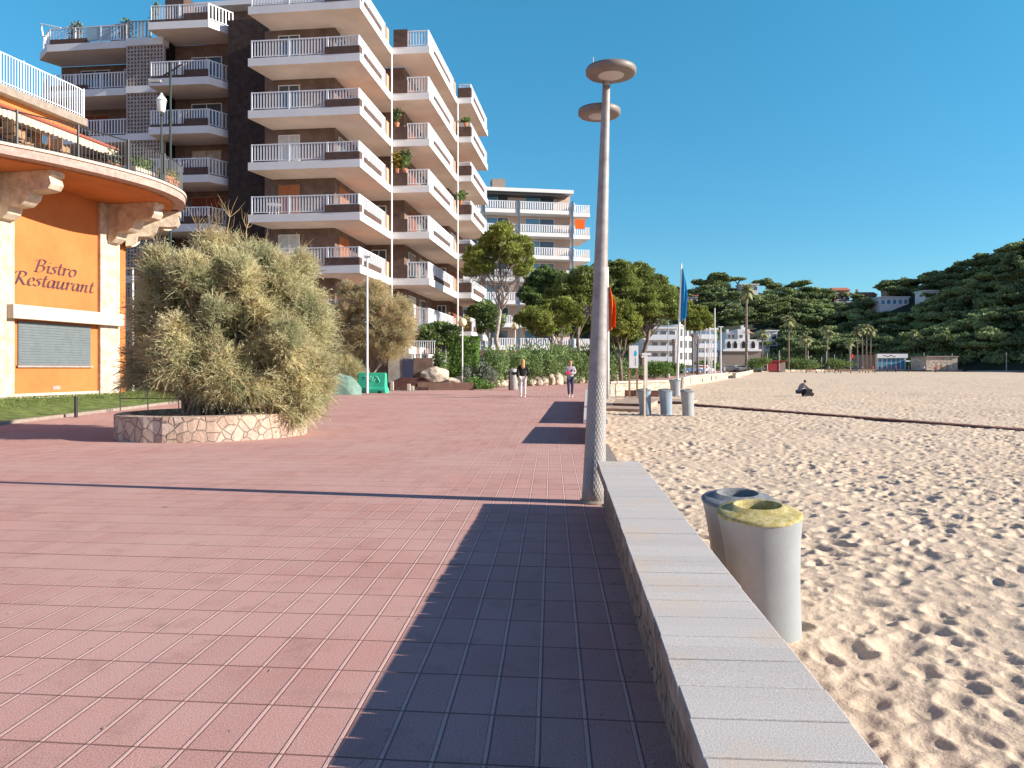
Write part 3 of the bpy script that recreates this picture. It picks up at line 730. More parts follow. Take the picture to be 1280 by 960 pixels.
# lamp on the terrace rail
def terrace_lantern(s_, n_, lab):
    p = BT(s_, n_, TZ); e = empty('lantern_post', p, 0, lab, 'street lamp')
    MB().lathe((0, 0, 0), [(.09, 0), (.09, .3), (.05, .34), (.04, 1.2), (.03, 2.45), (.06, 2.5), (.03, 2.54), (.03, 2.6)], 10).build('post', M['darkgreen'], e)
    MB().lathe((0, 0, 2.6), [(.10, 0), (.13, .04), (.17, .38), (.17, .42)], 10).build('lantern', M['lantern'], e, smooth=True)
    MB().lathe((0, 0, 3.02), [(.21, 0), (.16, .1), (.07, .2), (.03, .3)], 10).build('cap', M['lantern'], e)
terrace_lantern(3.35, 3.42, 'dark terrace lamp post with a white glass lantern on the curved balcony')
# planters and tables on the terrace
def pot_plant(p, lab, r=.22, h=.4, box=False, m=None, leaf=None, fh=.4, sc=1.0, n=350, cat='potted plant', grp=None):
    e = empty('potted_plant', p, 0, lab, cat, grp); rg = np.random.default_rng(int(abs(p[0] * 100 + p[1] * 10)) + 3)
    if box: MB().box(-.55, .55, -.16, .16, 0, h).build('pot', m or M['ledge'], e, bevel=.02); cl = [(x, 0, h + fh * .4, .3, .22, fh * .6) for x in (-.35, 0, .35)]
    else: MB().lathe((0, 0, 0), [(r * .7, 0), (r * .95, h * .8), (r * 1.05, h * .82), (r * 1.05, h), (r * .8, h)], 14).build('pot', m or M['terracotta'], e); cl = [(0, 0, h + fh * .45, r * 1.3, r * 1.3, fh * .6)]
    P, D = clumps(cl, n, rg, .2); v, f = leaves(P, .06 * sc, rg, .5, D, .8); link('foliage', npmesh('foliage', v, f, leaf or M['shrub']), e)
    return e
pot_plant(BT(3.0, 2.9, TZ), 'long cream planter box on the curved terrace', box=True, leaf=M['shrub'], fh=.55).rotation_euler[2] = math.atan2(AD.y, AD.x)
pot_plant(BT(4.5, 2.75, TZ), 'terracotta pot with yellow green plant beside the terrace lamp', .28, .5, leaf=M['yellowleaf'])
pot_plant(BT(5.4, 2.25, TZ), 'larger terracotta pot at the tip of the curved terrace', .34, .6, leaf=M['shrub'])
pot_plant(BT(1.8, 2.6, TZ), 'low round pot with pink tinged shrub on the terrace', .26, .3, m=M['terracotta'], leaf=M['greyshrub'], fh=.6)
def cafe_chair(p, rz, lab):
    e = empty('terrace_chair', p, rz, lab, 'chair', 'chairs on the bistro terrace')
    MB().box(-.22, .22, -.22, .22, .44, .48).build('seat', M['wood'], e)
    MB().box(-.22, .22, .19, .22, .55, .92).build('backrest', M['wood'], e)
    for x, y in ((-.2, -.2), (.2, -.2), (-.2, .2), (.2, .2)):
        MB().tube([(x, y, 0), (x, y, .92 if y > 0 else .44)], .016, 5).build('leg', M['iron'], e)
def cafe_table(p, lab):
    e = empty('terrace_table', p, 0, lab, 'table', 'tables on the bistro terrace')
    MB().lathe((0, 0, .72), [(.36, 0), (.36, .03)], 18).build('tabletop', M['wood'], e); MB().tube([(0, 0, 0), (0, 0, .72)], .03, 8).build('leg', M['iron'], e)
for k, s_ in enumerate((-3.2, -1.2, .7)):
    cafe_table(BT(s_, .9, TZ), 'round table under the awning, %s' % ('at the left edge', 'in the middle', 'nearest the terrace lamp')[k])
    for q, (ds, dn, rz) in enumerate(((-.6, 0, 1.2), (.6, 0, -1.8), (0, .6, 3.0))):
        cafe_chair(BT(s_ + ds, .9 + dn, TZ), rz, 'wooden chair at the %s terrace table, %s' % (('left', 'middle', 'right')[k], ('on its left', 'on its right', 'nearest the railing')[q]))

# ================================================================== MAIN APARTMENT BUILDING
UV = Vector((.1145, .9934)); UU = Vector((.9934, -.1145)); O3 = Vector((-8.31, 42.0))
def AT(u, v, z): return (O3.x + UU.x * u + UV.x * v, O3.y + UU.y * u + UV.y * v, z)
apt = empty('apartment_building', (O3.x, O3.y, 0), 0, 'large brown brick apartment block stacked with white balconies', 'building')
def AL(u, v, z): p = AT(u, v, z); return (p[0] - O3.x, p[1] - O3.y, p[2])
def abox(name, m, u0, u1, v0, v1, z0, z1, parent=apt, bevel=0): return MB().box(u0, u1, v0, v1, z0, z1, T=AL).build(name, m, parent, bevel=bevel)
FLZ = [1.39 + 2.9 * k for k in range(8)]       # slab tops; 7 = roof terrace at 21.7
ZT = FLZ[-1]
abox('wall', M['brown'], -6.45, -2.2, 2.2, 14, 0, ZT - .46)
abox('wall', M['brown'], -2.2, .3, 8.4, 24, 0, ZT - .46)
abox('wall', M['brown'], .3, 1.4, 17.7, 24, 0, ZT - .46)
abox('dark_brick_wall', M['darkbrick'], -9.0, -6.45, 2.8, 14, 0, ZT + .6)
abox('wall', M['brown'], -13.4, -9.0, 4.6, 14, 0, ZT + .003)
abox('wall', M['brown'], -22.0, -15.8, 5.8, 14, 0, ZT - .46)
# breeze block stair tower
abox('stair_core', M['dark'], -15.8, -13.4, 3.9, 9, 0, ZT + .3)
lat = MB(); 
for k in range(-1, 7):
    zb0 = (FLZ[k] if k >= 0 else 0) + .02; zb1 = FLZ[k + 1] - .42
    u0, u1 = -15.78, -13.42; nn_ = 11; st = (u1 - u0) / nn_
    for i in range(nn_ + 1): lat.box(u0 + i * st - .045, u0 + i * st + .045, 3.3, 3.52, zb0, zb1, T=AL)
    m_ = int((zb1 - zb0) / .215)
    for j in range(m_ + 1):
        z = zb0 + (zb1 - zb0) * j / m_; lat.box(u0, u1, 3.32, 3.50, z - .045, z + .045, T=AL)
lat.build('breeze_block_screen', M['lattice'], apt)
for k in range(8): abox('tower_band', M['white'], -15.8, -13.4, 3.22, 3.9, FLZ[k] - .42, FLZ[k])
# balconies
def seg_rail(mb, p, q, z, h, u_dir=None, pitch=.2, bw=.075, th=.02, gap0=.08, posts=1.9):
    a = Vector(p); b = Vector(q); d = (b - a); L = d.length; d.normalize(); nn = Vector((-d.y, d.x))
    def B(l0, l1, w, z0, z1):
        vs = []
        for zz in (z0, z1):
            for (l, s_) in ((l0, -w), (l1, -w), (l1, w), (l0, w)):
                c_ = a + d * l + nn * s_; vs.append(AL(c_.x, c_.y, zz))
        mb.add(vs, [(0, 3, 2, 1), (4, 5, 6, 7), (0, 1, 5, 4), (1, 2, 6, 5), (2, 3, 7, 6), (3, 0, 4, 7)])
    B(0, L, .03, z + h - .05, z + h); B(0, L, .02, z + gap0, z + gap0 + .035)
    n = max(1, int(L / pitch))
    for i in range(n + 1):
        l = (L - bw) * i / n; B(l, l + bw, th * .5, z + gap0 + .035, z + h - .05)
    m_ = max(1, round(L / posts))
    for i in range(m_ + 1):
        l = (L - .06) * i / m_; B(l, l + .06, .035, z, z + h + .01)
SL = .44
# (name, slab polygon, rail polyline, planters [(u0,u1,v0,v1,h)])
def wedge(poly, z0, z1, inset_z=0): return poly
BLK = {
 'b1': dict(poly=[(-6.45, .05), (0, 0), (0, 6.05), (-2.2, 6.05), (-2.2, 2.2), (-6.0, 2.2)], rail=[(-6.3, .15), (-1.9, .15), (-.1, .1), (-.1, 5.2)], bx=[(-2.0, -.03, .0, .42, .42), (-.36, -.02, 1.0, 4.2, .34)]),
 'b2': dict(poly=[(0.02, 6.3), (2.45, 6.3), (2.45, 15.3), (.3, 15.3), (.3, 8.4), (-2.2, 8.4), (-2.2, 6.06), (0.02, 6.06)], rail=[(1.0, 6.4), (2.35, 6.4), (2.35, 14.6)], bx=[(.15, 1.05, 6.28, 6.8, .8), (2.08, 2.43, 8.0, 13.0, .32)]),
 'b3': dict(poly=[(2.47, 15.6), (3.55, 15.6), (3.55, 23.8), (1.4, 23.8), (1.4, 17.8), (.32, 17.8), (.32, 15.32), (2.47, 15.32)], rail=[(2.6, 15.7), (3.45, 15.7), (3.45, 23.7)], bx=[(2.5, 3.5, 15.58, 16.0, .72), (3.2, 3.53, 17, 22, .4)]),
 'l1': dict(poly=[(-13.7, 2.2), (-9.95, 2.25), (-9.02, 3.7), (-9.02, 4.6), (-13.4, 4.6), (-13.4, 3.21), (-13.7, 3.21)], rail=[(-13.6, 2.3), (-10.0, 2.35), (-9.15, 3.7)], bx=[(-11.5, -10.0, 2.25, 2.6, .45), (-13.6, -11.5, 2.25, 2.5, .16)]),
 'l2': dict(poly=[(-22.6, 4.6), (-21.2, 3.45), (-15.82, 3.4), (-15.82, 5.8), (-22.0, 5.8)], rail=[(-22.4, 4.7), (-21.1, 3.55), (-15.9, 3.5)], bx=[(-21, -18.5, 3.45, 3.7, .3)]),
}
rr = random.Random(3)
for nm, B in BLK.items():
    for k in range(8):
        z = FLZ[k]
        if nm == 'l1' and k == 7: z += .45
        if nm in ('l1', 'l2', 'b1') and k == 0: continue
        mb = MB(); mb.prism(B['poly'], z - SL, z, T=AL)
        mb.m[0] = 1; bal = mb.build('balcony_slab', [M['white'], M['soffit']], apt)
        # underside of the white slab tinted for warm bounced light, fascia left white
        def shr(poly):
            c_ = Vector((sum(p[0] for p in poly) / len(poly), sum(p[1] for p in poly) / len(poly)))
            return [tuple(c_ + (Vector(p) - c_) * .985) for p in poly]
        pm = MB()
        for (u0, u1, v0, v1, h) in B['bx']:
            if k == 7 and nm in ('b2',) and u0 < 1: h += .3
            pm.box(u0, u1, v0, v1, z + .002, z + h, T=AL)
        pm.build('planter', M['plantbox'], bal)
        rm = MB(); P = B['rail']
        for i, (a, b) in enumerate(zip(P[:-1], P[1:])):
            hz_ = .0
            seg_rail(rm, a, b, z, 1.02, gap0=(.45 if (nm == 'b1' and i == 1) else .1), pitch=.17 if i < 1 or nm == 'b1' and i < 2 else .2)
        rm.build('railing', M['rail'], bal)
        if nm == 'b1': abox('divider', M['tan'], -.42, -.05, 5.4, 5.95, z + .002, z + .95, bal)
        if nm == 'b2': abox('divider', M['tan'], 2.05, 2.4, 14.75, 15.25, z + .002, z + .95, bal)
# downpipes
for (u, v) in ((.06, 6.18), (2.52, 15.46)):
    MB().tube([AL(u, v, 1), AL(u, v, ZT - .45)], .06, 8).build('downpipe', M['white'], apt)
# windows and shutters
def window(u0, u1, v, z0, z1, kind, side=False):
    # front-facing opening at v (plane), or side-facing if side (then u0,u1 are v extents and v is u)
    def bx(name, m, a0, a1, d0, d1, zz0, zz1, par):
        if not side: return abox(name, m, a0, a1, v - d1, v - d0, zz0, zz1, par)
        return abox(name, m, v + d0, v + d1, a0, a1, zz0, zz1, par)
    f = bx('window', M['white'] if kind in ('curtain', 'glass') else M['wood'], u0, u1, .002, .05, z0, z1, apt)
    mid = (u0 + u1) / 2; mm = {'curtain': M['curtain'], 'glass': M['glass'], 'shutter': M['shutter'], 'orange': M['orangeshutter'], 'blind': M['cream']}[kind]
    bx('pane', mm, u0 + .06, mid - .03, .052, .06, z0 + .05, z1 - .06, f); bx('pane', mm, mid + .03, u1 - .06, .052, .06, z0 + .05, z1 - .06, f)
kinds = ['glass', 'curtain', 'shutter', 'glass', 'curtain', 'shutter', 'glass']
for k in range(0, 7):
    z0 = FLZ[k] + .03; z1 = z0 + 2.1
    window(-5.6, -4.3, 2.2, z0, z1, ['orange', 'blind', 'curtain', 'orange', 'curtain', 'glass', 'glass'][k])
    window(2.8, 4.6, -2.2, z0, z1, ['glass', 'orange', 'orange', 'orange', 'glass', 'orange', 'glass'][k], True)
    window(-1.9, -.9, 8.4, z0, z1, rr.choice(['glass', 'glass', 'curtain', 'shutter']))
    window(9.4, 11.4, .3, z0, z1, rr.choice(kinds), True); window(12.6, 14.2, .3, z0, z1, rr.choice(kinds), True)
    window(18.4, 20.4, 1.4, z0, z1, rr.choice(kinds), True)
    window(.5, 1.2, 17.7, z0, z1, 'glass')
    if k >= 1:
        window(-12.3, -10.3, 4.6, z0, z1, ['shutter', 'shutter', 'glass', 'shutter', 'blind', 'glass', 'glass'][k])
        window(-20.6, -18.6, 5.8, z0, z1, rr.choice(['shutter', 'glass', 'shutter'])); window(-17.6, -16.4, 5.8, z0, z1, rr.choice(['shutter', 'glass']))
# penthouse on the roof terrace, set back
abox('penthouse_wall', M['brown'], -12.5, -3.4, 6.5, 13.5, ZT + .002, ZT + 2.9)
abox('penthouse_roof', M['white'], -13.0, -2.6, 5.6, 13.8, ZT + 2.9, ZT + 3.2)
abox('roof_cabin', M['plantbox'], -13.3, -12.1, 3.3, 4.6, ZT + .5, ZT + 2.6)
mb = MB(); seg_rail(mb, (-15.7, 3.3), (-14.2, 3.3), ZT, 1.1, pitch=.22, bw=.12); seg_rail(mb, (-17.0, 3.6), (-15.9, 3.5), ZT, 1.1, pitch=.22, bw=.12); mb.build('timber_screen', M['lattice'], apt)
abox('glass_screen', M['glasspanel'], -18.6, -16.9, 3.5, 3.53, ZT + .1, ZT + 1.05)
mb = MB(); mb.tube([AL(-22, 4.4, ZT), AL(-22.2, 4.2, ZT + 1.7), AL(-20.6, 3.9, ZT + 1.2)], .05, 6); mb.build('awning_frame', M['white'], apt)
# name on the lower fascia
t_ = text('lettering', 'Sa Gavina', .34, frame_mat(AL(.15 + .05, 6.9, 3.96), (0, 1), (1, 0)), M['white'], apt, .02, 0, sx=2.4) if False else None
o = text('lettering', 'Sa Gavina', .42, Matrix.Identity(4), M['white'], apt, .02, .1, sx=2.6)
xd = Vector((UV.x, UV.y, 0)); nd = Vector((UU.x, UU.y, 0)); mm_ = Matrix((xd, Vector((0, 0, 1)), nd)).transposed().to_4x4(); mm_.translation = Vector(AL(.03, 1.3, 3.94)); o.matrix_local = mm_
abox('name_board', M['brown'], .003, .028, 1.1, 4.2, 3.87, 4.27)

# balcony things
def potted(u, v, z, lab, leaf, s=1.0, fh=.8, rr_=.3):
    p = AT(u, v, z); e = empty('balcony_plant', p, 0, lab, 'plant', None); rg = np.random.default_rng(int(abs(u * 31 + v * 17 + z * 7)) + 1)
    MB().lathe((0, 0, 0), [(.13, 0), (.18, .3), (.15, .3)], 10).build('pot', M['terracotta'], e)
    cl = [(0, 0, .35 + fh * .5, rr_, rr_, fh * .5), (.12, .1, .4 + fh * .7, rr_ * .7, rr_ * .7, fh * .35), (-.15, .1, .3 + fh * .35, rr_ * .8, rr_ * .8, fh * .4)]
    P, D = clumps(cl, 260, rg, .2); v_, f_ = leaves(P, .085, rg, .5, D, .8); link('foliage', npmesh('foliage', v_, f_, leaf), e)
potted(.35, 6.5, FLZ[4] + .82, 'yellow leaved bush on a balcony corner of the brown block', M['yellowleaf'], fh=1.0, rr_=.5)
potted(.8, 6.55, FLZ[4] + .82, 'dark green balcony bush beside the yellow one', M['shrub'], fh=1.1, rr_=.45)
potted(.3, 6.5, FLZ[5] + .82, 'tall green plant on the balcony above the yellow bush', M['shrub'], fh=.9, rr_=.3)
potted(2.7, 15.75, FLZ[4] + .74, 'green plant spilling over a far corner balcony planter', M['shrub'], fh=.7, rr_=.55)
potted(3.1, 15.75, FLZ[6] + .74, 'low plant on the second highest far corner planter', M['shrub'], fh=.35, rr_=.4)
potted(3.0, 15.75, FLZ[1] - .2, 'autumn yellow plant on the lowest far corner balcony', M['yellowleaf'], fh=.9, rr_=.5)
potted(-19.5, 3.8, ZT, 'pale climbing plant behind the roof terrace railing', M['greyshrub'], fh=1.1, rr_=.45)
potted(-16.3, 3.9, ZT, 'spiky plant on the roof terrace beside the timber screen', M['shrub'], fh=1.2, rr_=.35)
potted(-13.8, 3.0, ZT + .4, 'thin plant beside the slatted roof cabin', M['shrub'], fh=1.3, rr_=.25)
def balcony_set(u, v, z, lab):
    e = empty('balcony_table', AT(u, v, z), 0, lab, 'table', 'white balcony tables')
    MB().lathe((0, 0, .7), [(.42, 0), (.42, .04)], 16).build('tabletop', M['white'], e)
    for a in range(4): MB().tube([(.3 * math.cos(a * 1.57 + .7), .3 * math.sin(a * 1.57 + .7), 0), (.2 * math.cos(a * 1.57 + .7), .2 * math.sin(a * 1.57 + .7), .7)], .02, 5).build('leg', M['white'], e)
balcony_set(-5.3, .9, FLZ[3], 'white table on the balcony above the lowest visible one')
balcony_set(-3.6, .9, FLZ[2], 'white table on the lower front balcony above the tamarisk')

# retaining wall, gate and steps at the foot of the building
yw = 43.6
lw = empty('garden_wall', (PX(455, yw), yw, gz(yw)), 0, 'dark brown retaining wall behind the tamarisk tree', 'wall')
MB().box(PX(395, yw) - PX(455, yw), PX(484, yw) - PX(455, yw), 0, .3, -.1, 2.3).build('wall_panel', M['darkbrick'], lw)
g2 = empty('entrance_wall', (PX(485, yw), yw, gz(yw)), 0, 'stained concrete entrance wall with a dark gate and railing on top', 'wall')
x0 = PX(485, yw)
MB().box(0, PX(515, yw) - x0, 0, .25, -.1, 2.05).build('wall_panel', M['concrete'], g2)
MB().box(PX(515, yw) - x0 + .002, PX(540, yw) - x0, .35, .6, -.1, 1.8).build('wall_panel', M['brown'], g2)
MB().box(PX(503, yw) - x0, PX(517, yw) - x0, -.03, -.004, .5, 1.75).build('gate', M['navy'], g2)
mb = MB()
for i in range(22):
    x = i * .125; mb.tube([(x, .1, 2.05), (x, .1, 2.75)], .014, 4)
mb.tube([(0, .1, 2.75), (2.7, .1, 2.75)], .03, 6); mb.build('top_railing', M['rail'], g2)
st = empty('entrance_steps', (PX(515, 42.9), 42.9, gz(42.9)), 0, 'reddish brown steps up to the entrance wall', 'steps')
for k in range(4): MB().box(-1.5 + k * .25, 1.0, -.5 + k * .32, -.5 + (k + 1) * .32, 0 if k == 0 else k * .17 + .001, (k + 1) * .17).build('step', M['rust'], st, bevel=.01)
pk = empty('garden_retaining_wall', (PX(545, 43), 43.2, gz(43)), 0, 'low brown wall below the boulders right of the steps', 'wall')
MB().box(-1.0, PX(592, 43) - PX(545, 43), -.5, -.2, -.1, .42).build('wall_panel', M['russet'], pk)
for k, (px, y) in enumerate(((490, 42.1), (511, 41.6), (515.5, 41.9))):
    MB().box(-.09, .09, -.09, .09, 0, .5 - k * .12).build('stone_bollard', M['ledge'], loc=(PX(px, y), y, gz(y)), bevel=.02)
for o in [x for x in COL.objects if x.name.startswith('stone_bollard')]:
    i = ['stone_bollard', 'stone_bollard.001', 'stone_bollard.002'].index(o.name)
    tag(o, ['cream stone bollard beside the top of the green barrier', 'small pale stone block at the foot of the steps', 'pale stone block just right of the steps'][i], 'bollard')

# ================================================================== SECOND BUILDING (white, behind)
w2 = Vector((PX(560, 97), 95.0)); du = Vector((.985, .17)).normalized(); dv = Vector((-du.y, du.x))
b2 = empty('white_apartment_block', (w2.x, w2.y, 0), 0, 'white and peach apartment block with teal posts behind the pine', 'building')
def WL2(u, v, z): return (du.x * u + dv.x * v, du.y * u + dv.y * v, z)
def wbox(name, m, u0, u1, v0, v1, z0, z1, parent=b2): return MB().box(u0, u1, v0, v1, z0, z1, T=WL2).build(name, m, parent)
F2 = [21.6 - 2.87 * k for k in range(8)]
wbox('wall', M['peach'], -12, 16.2, 2.0, 14, 0, 24.0)
wbox('roof', M['white'], -12.5, 16.4, .9, 14.5, 24.0, 24.45)
wbox('roof_box', M['kerb'], 6.3, 8.0, 4, 6, 24.46, 26.3); wbox('roof_parapet', M['white'], -12, 5, 3, 12, 24.46, 25.2)
wbox('terrace_awning', M['iron'], -6, 15.5, .3, 1.98, 23.45, 23.6)
for k, z in enumerate(F2):
    s_ = wbox('balcony_slab', M['white'], -12, 16.2, 0, 2.0, z - .5, z); mb = MB()
    for i in range(95):
        u = -12 + i * .3; mb.box(u, u + .16, .0, .03, z + .06, z + .9, T=WL2)
    mb.box(-12, 16.3, -.02, .05, z + .9, z + .98, T=WL2); mb.box(16.22, 16.26, 0, 2, z + .06, z + .95, T=WL2); mb.build('railing', M['rail'], s_)
    s2 = wbox('end_balcony', M['white'], 16.25, 18.6, 1.0, 7, z - .5, z)
    mb = MB(); 
    for i in range(8): mb.box(16.3 + i * .28, 16.45 + i * .28, 1.0, 1.03, z + .05, z + .9, T=WL2)
    mb.box(16.25, 18.6, .98, 1.05, z + .9, z + .98, T=WL2); mb.box(18.5, 18.55, 1, 7, z + .05, z + .98, T=WL2); mb.build('railing', M['rail'], s2)
    for u in (-10.5, -6.5, -2.8, 1.2, 5.2, 10.2):
        f_ = wbox('window', M['white'], u, u + 2.9 + (1.0 if u > 9 else 0), 1.93, 1.998, z + .05, z + 2.15)
        e_ = u + 2.9 + (1.0 if u > 9 else 0); mdl = (u + e_) / 2
        wbox('pane', M['blueglass'], u + .1, mdl - .04, 1.915, 1.928, z + .12, z + 2.05, f_); wbox('pane', M['glass'], mdl + .04, e_ - .1, 1.915, 1.928, z + .12, z + 2.05, f_)
for u in (-9, -1, 4.3 + .3, 9.0, 15.9): wbox('teal_post', M['tealpost'], u, u + .2, -.14, -.03, 0, 22.8)
wbox('orange_towel', M['flagorange'], 16.6, 17.9, .93, .97, F2[1] - 1.2 + 2.0, F2[1] + 2.0)

# ================================================================== HILL AND FAR WOOD
RIDGE = [(700, 375), (800, 372), (840, 366), (860, 358), (890, 348), (905, 346), (930, 348), (960, 353), (1000, 357), (1035, 362), (1060, 362), (1090, 360), (1122, 354), (1150, 350), (1171, 347), (1193, 338), (1226, 326), (1254, 320), (1280, 311), (1330, 298), (1400, 280), (1500, 258), (1700, 240)]  # unseen right end of the ridge is raised to throw shade on the slope
YB = [(-.2, 330), (.12, 275), (.2, 262), (.30, 255), (.43, 250), (.5, 235), (.56, 222), (.667, 200), (.8, 180), (1.0, 165)]
def hillz(x, y):
    t = x / y; px = 640 + F * t; yb = tab(t, YB); e = (HZ - tab(px, RIDGE) - tab(px, [(900, 6), (1000, 6), (1060, 2), (1100, -2), (1200, -2), (1250, 0)])) / F
    W_ = 95.0; s = max(0.0, min(1.0, (y - yb) / W_)); f = s * s * (3 - 2 * s)
    f = .55 * f + .45 * math.sqrt(s) if s > 0 else 0
    top = e * min(y, yb + W_) + EYE - 4.2
    back = max(0.0, (y - yb - W_) / 200.0)
    g0 = 1.2
    bumps = 2.2 * math.sin(x * .045 + y * .02) * math.sin(y * .05) * f
    return g0 + (top - g0) * f * max(0.0, 1 - back * back) + bumps
tx = np.linspace(-.02, 1.15, 150); ysx = np.concatenate([np.linspace(0, 130, 60)])
vs = []
for t in tx:
    yb = tab(t, YB)
    for q in ysx:
        y = yb - 6 + q * (1 + q / 130 * 1.5); x = t * y; vs.append((x, y, hillz(x, y) - (.35 if q < 6 else 0)))
nq = len(ysx); ii = (np.arange(len(tx) - 1)[:, None] * nq + np.arange(nq - 1)[None, :]).ravel()
struct(link('hill', npmesh('hill', np.array(vs), np.stack([ii, ii + nq, ii + nq + 1, ii + 1], 1), M['hillearth'], True)))

def pine_crown_pts(rg, rx, h, n, lobes=7):
    cl = []
    for k in range(lobes):
        a = rg.uniform(0, 6.28); r = rx * .62 * math.sqrt(rg.random())
        cl.append((r * math.cos(a), r * math.sin(a), h - .12 * h * (r / rx) - rg.uniform(0, .10) * h, rx * rg.uniform(.30, .52), rx * rg.uniform(.30, .52), h * rg.uniform(.08, .15)))
    P, D = clumps(cl, n, rg, .5, .75)
    return P, D, cl
HB = []   # houses on the hill keep the wood off their fronts
def hill_at(px, py):
    t = (px - 640) / F; best = None
    yb = tab(t, YB)
    for i in range(240):
        y = yb + i * .4; z = hillz(t * y, y); p = HZ - (z - EYE) / y * F
        if p <= py: return (t * y, y, z)
        if best is None or p < best[0]: best = (p, t * y, y, z)
    return best[1:]
# the wood as one mass: crowns all over the slope
rg = np.random.default_rng(5); PP = []; DD = []; tr = MB()
hb_px = [(903, 953, 402, 460), (1040, 1066, 356, 384), (1066, 1100, 350, 372), (1098, 1152, 366, 392), (1112, 1138, 346, 352), (930, 955, 352, 370), (955, 976, 405, 430), (912, 926, 350, 362)]
cnt = 0; tries = 0
while cnt < 1150 and tries < 8000:
    tries += 1
    t = rg.uniform(.12, .95); yb = tab(t, YB); y = yb + rg.uniform(4, 112); x = t * y; z = hillz(x, y)
    hgt = rg.uniform(4.5, 7.5); px = 640 + F * t; py = HZ - (z + hgt * .6 - EYE) / y * F
    if any(a - 3 < px < b + 3 and c - 1 < py < d + 1 for a, b, c, d in hb_px): continue
    cnt += 1
    rx = rg.uniform(2.4, 4.8); P, D, cl = pine_crown_pts(rg, rx, hgt, 15.0, 7)
    P = P * 1.0; P[:, 0] += x; P[:, 1] += y; P[:, 2] += z - .5; PP.append(P); DD.append(D)
for _ in range(5200):          # low growth filling the ground between the pines
    t = rg.uniform(.10, 1.0); yb = tab(t, YB); y = yb + rg.uniform(.5, 112); x = t * y; z = hillz(x, y); px = 640 + F * t; py = HZ - (z + 2 - EYE) / y * F
    if any(a - 4 < px < b + 4 and c - 1 < py < d + 1 for a, b, c, d in hb_px): continue
    r = rg.uniform(1.2, 2.6); P, D = clumps([(x, y, z + r * .4, r, r, r * rg.uniform(.6, 1.2))], 4.0, rg, .6, .3); PP.append(P); DD.append(D)
P = np.concatenate(PP); D = np.concatenate(DD)
v, f = leaves(P, .42, rg, .6, D, 1.0)
tag(link('hillside_wood', npmesh('hillside_wood', v, f, M['hillwood'])), 'dark pine wood covering the whole hillside behind the beach', 'wood', kind='stuff')

# distinct stone pines on the skyline and along the foot of the hill
def make_pine_proto(seed, rx, h, n, leaf, mt, lsize, trunk_r, label, cat='tree', name='stone_pine', group=None, lobes=9, tm='bark'):
    rg = np.random.default_rng(seed); e = empty(name, (0, 0, 0), 0, label, cat, group)
    P, D, cl = pine_crown_pts(rg, rx, h, n, lobes)
    mb = MB(); mb.tube([(0, 0, -.4), (.05 * h * rg.uniform(-.5, .5), 0, h * .3), (rg.uniform(-.1, .1), .05, h * .62)], [trunk_r, trunk_r * .8, trunk_r * .6], 8)
    for c in cl:
        mb.tube([(0, 0, h * rg.uniform(.45, .6)), (c[0] * .5, c[1] * .5, h * .75), (c[0], c[1], c[2])], [trunk_r * .5, trunk_r * .32, trunk_r * .15], 5)
    mb.build('trunk', M[tm], e, smooth=True)
    v, f = leaves(P, lsize, rg, .55, D, .9); link('crown', npmesh('crown', v, f, M[mt]), e)
    return e
protos = [make_pine_proto(40 + k, 4.2 + .5 * k, 7.0 + k, 26, None, 'hillwood', .38, .3, 'x', group='stone pines standing out on the hillside') for k in range(3)]
spots = [(868, 372), (880, 362), (893, 355), (908, 352), (922, 356), (944, 357), (962, 362), (978, 364), (1004, 360), (1018, 366), (1036, 371), (1056, 373), (1075, 380), (1102, 364), (1124, 358), (1140, 356), (1158, 353), (1180, 348), (1200, 340), (1215, 334), (1232, 330), (1250, 324), (1268, 322),
 (885, 385), (912, 388), (932, 380), (955, 392), (985, 384), (1012, 392), (1030, 400), (1060, 398), (1085, 395), (1110, 410), (1150, 400), (1190, 380), (1225, 365), (1262, 345)]
names = {8: 'tall domed pine rising highest on the middle skyline of the hill', 12: 'pine in front of the red roofed hilltop house'}
for i, (px, py) in enumerate(spots):
    x, y, z = hill_at(px, py); p = protos[i % 3]; o = p if i < 3 else copy_tree(p)
    o.location = (x, y, z - 1.9); o.rotation_euler[2] = rnd.uniform(0, 6.28); s = rnd.uniform(.7, 1.0) * (1.2 if i == 8 else 1); o.scale = (s, s, s)
    o['label'] = names.get(i, 'dark flat topped stone pine standing out on the wooded hillside')
# houses on the hill
def hill_house(px0, px1, pyb, pyt, mt, roof, lab, wins=3, depth=7, wm='glass', name='hill_house', cat='house'):
    x, y, z = hill_at((px0 + px1) / 2, pyb); y -= 2.5; w = (px1 - px0) / F * y; z0 = min(PZ(pyb, y), z + .3); h = (pyb - pyt) / F * y; x = PX((px0 + px1) / 2, y)
    e = empty(name, (x, y, z0), 0, lab, cat)
    MB().box(-w / 2, w / 2, 0, depth, -4, h).build('wall', M[mt], e)
    if roof:
        mb = MB(); mb.add([(-w / 2 - .5, -.6, h), (w / 2 + .5, -.6, h), (w / 2 + .5, depth + .5, h), (-w / 2 - .5, depth + .5, h), (-w / 2 - .3, depth / 2, h + 1.6), (w / 2 + .3, depth / 2, h + 1.6)], [(0, 1, 5, 4), (2, 3, 4, 5), (1, 2, 5), (3, 0, 4), (3, 2, 1, 0)]); mb.build('roof', M[roof], e)
    else: MB().box(-w / 2 - .4, w / 2 + .4, -.5, depth + .3, h + .001, h + .4).build('roof', M['white'], e)
    for k in range(wins):
        ww = w / wins; a = -w / 2 + k * ww
        f_ = MB().box(a + ww * .15, a + ww * .85, -.06, -.002, h * .3, h * .82).build('window', M['white'], e)
        MB().box(a + ww * .2, a + ww * .8, -.08, -.062, h * .35, h * .78).build('pane', M[wm], f_)
    return e
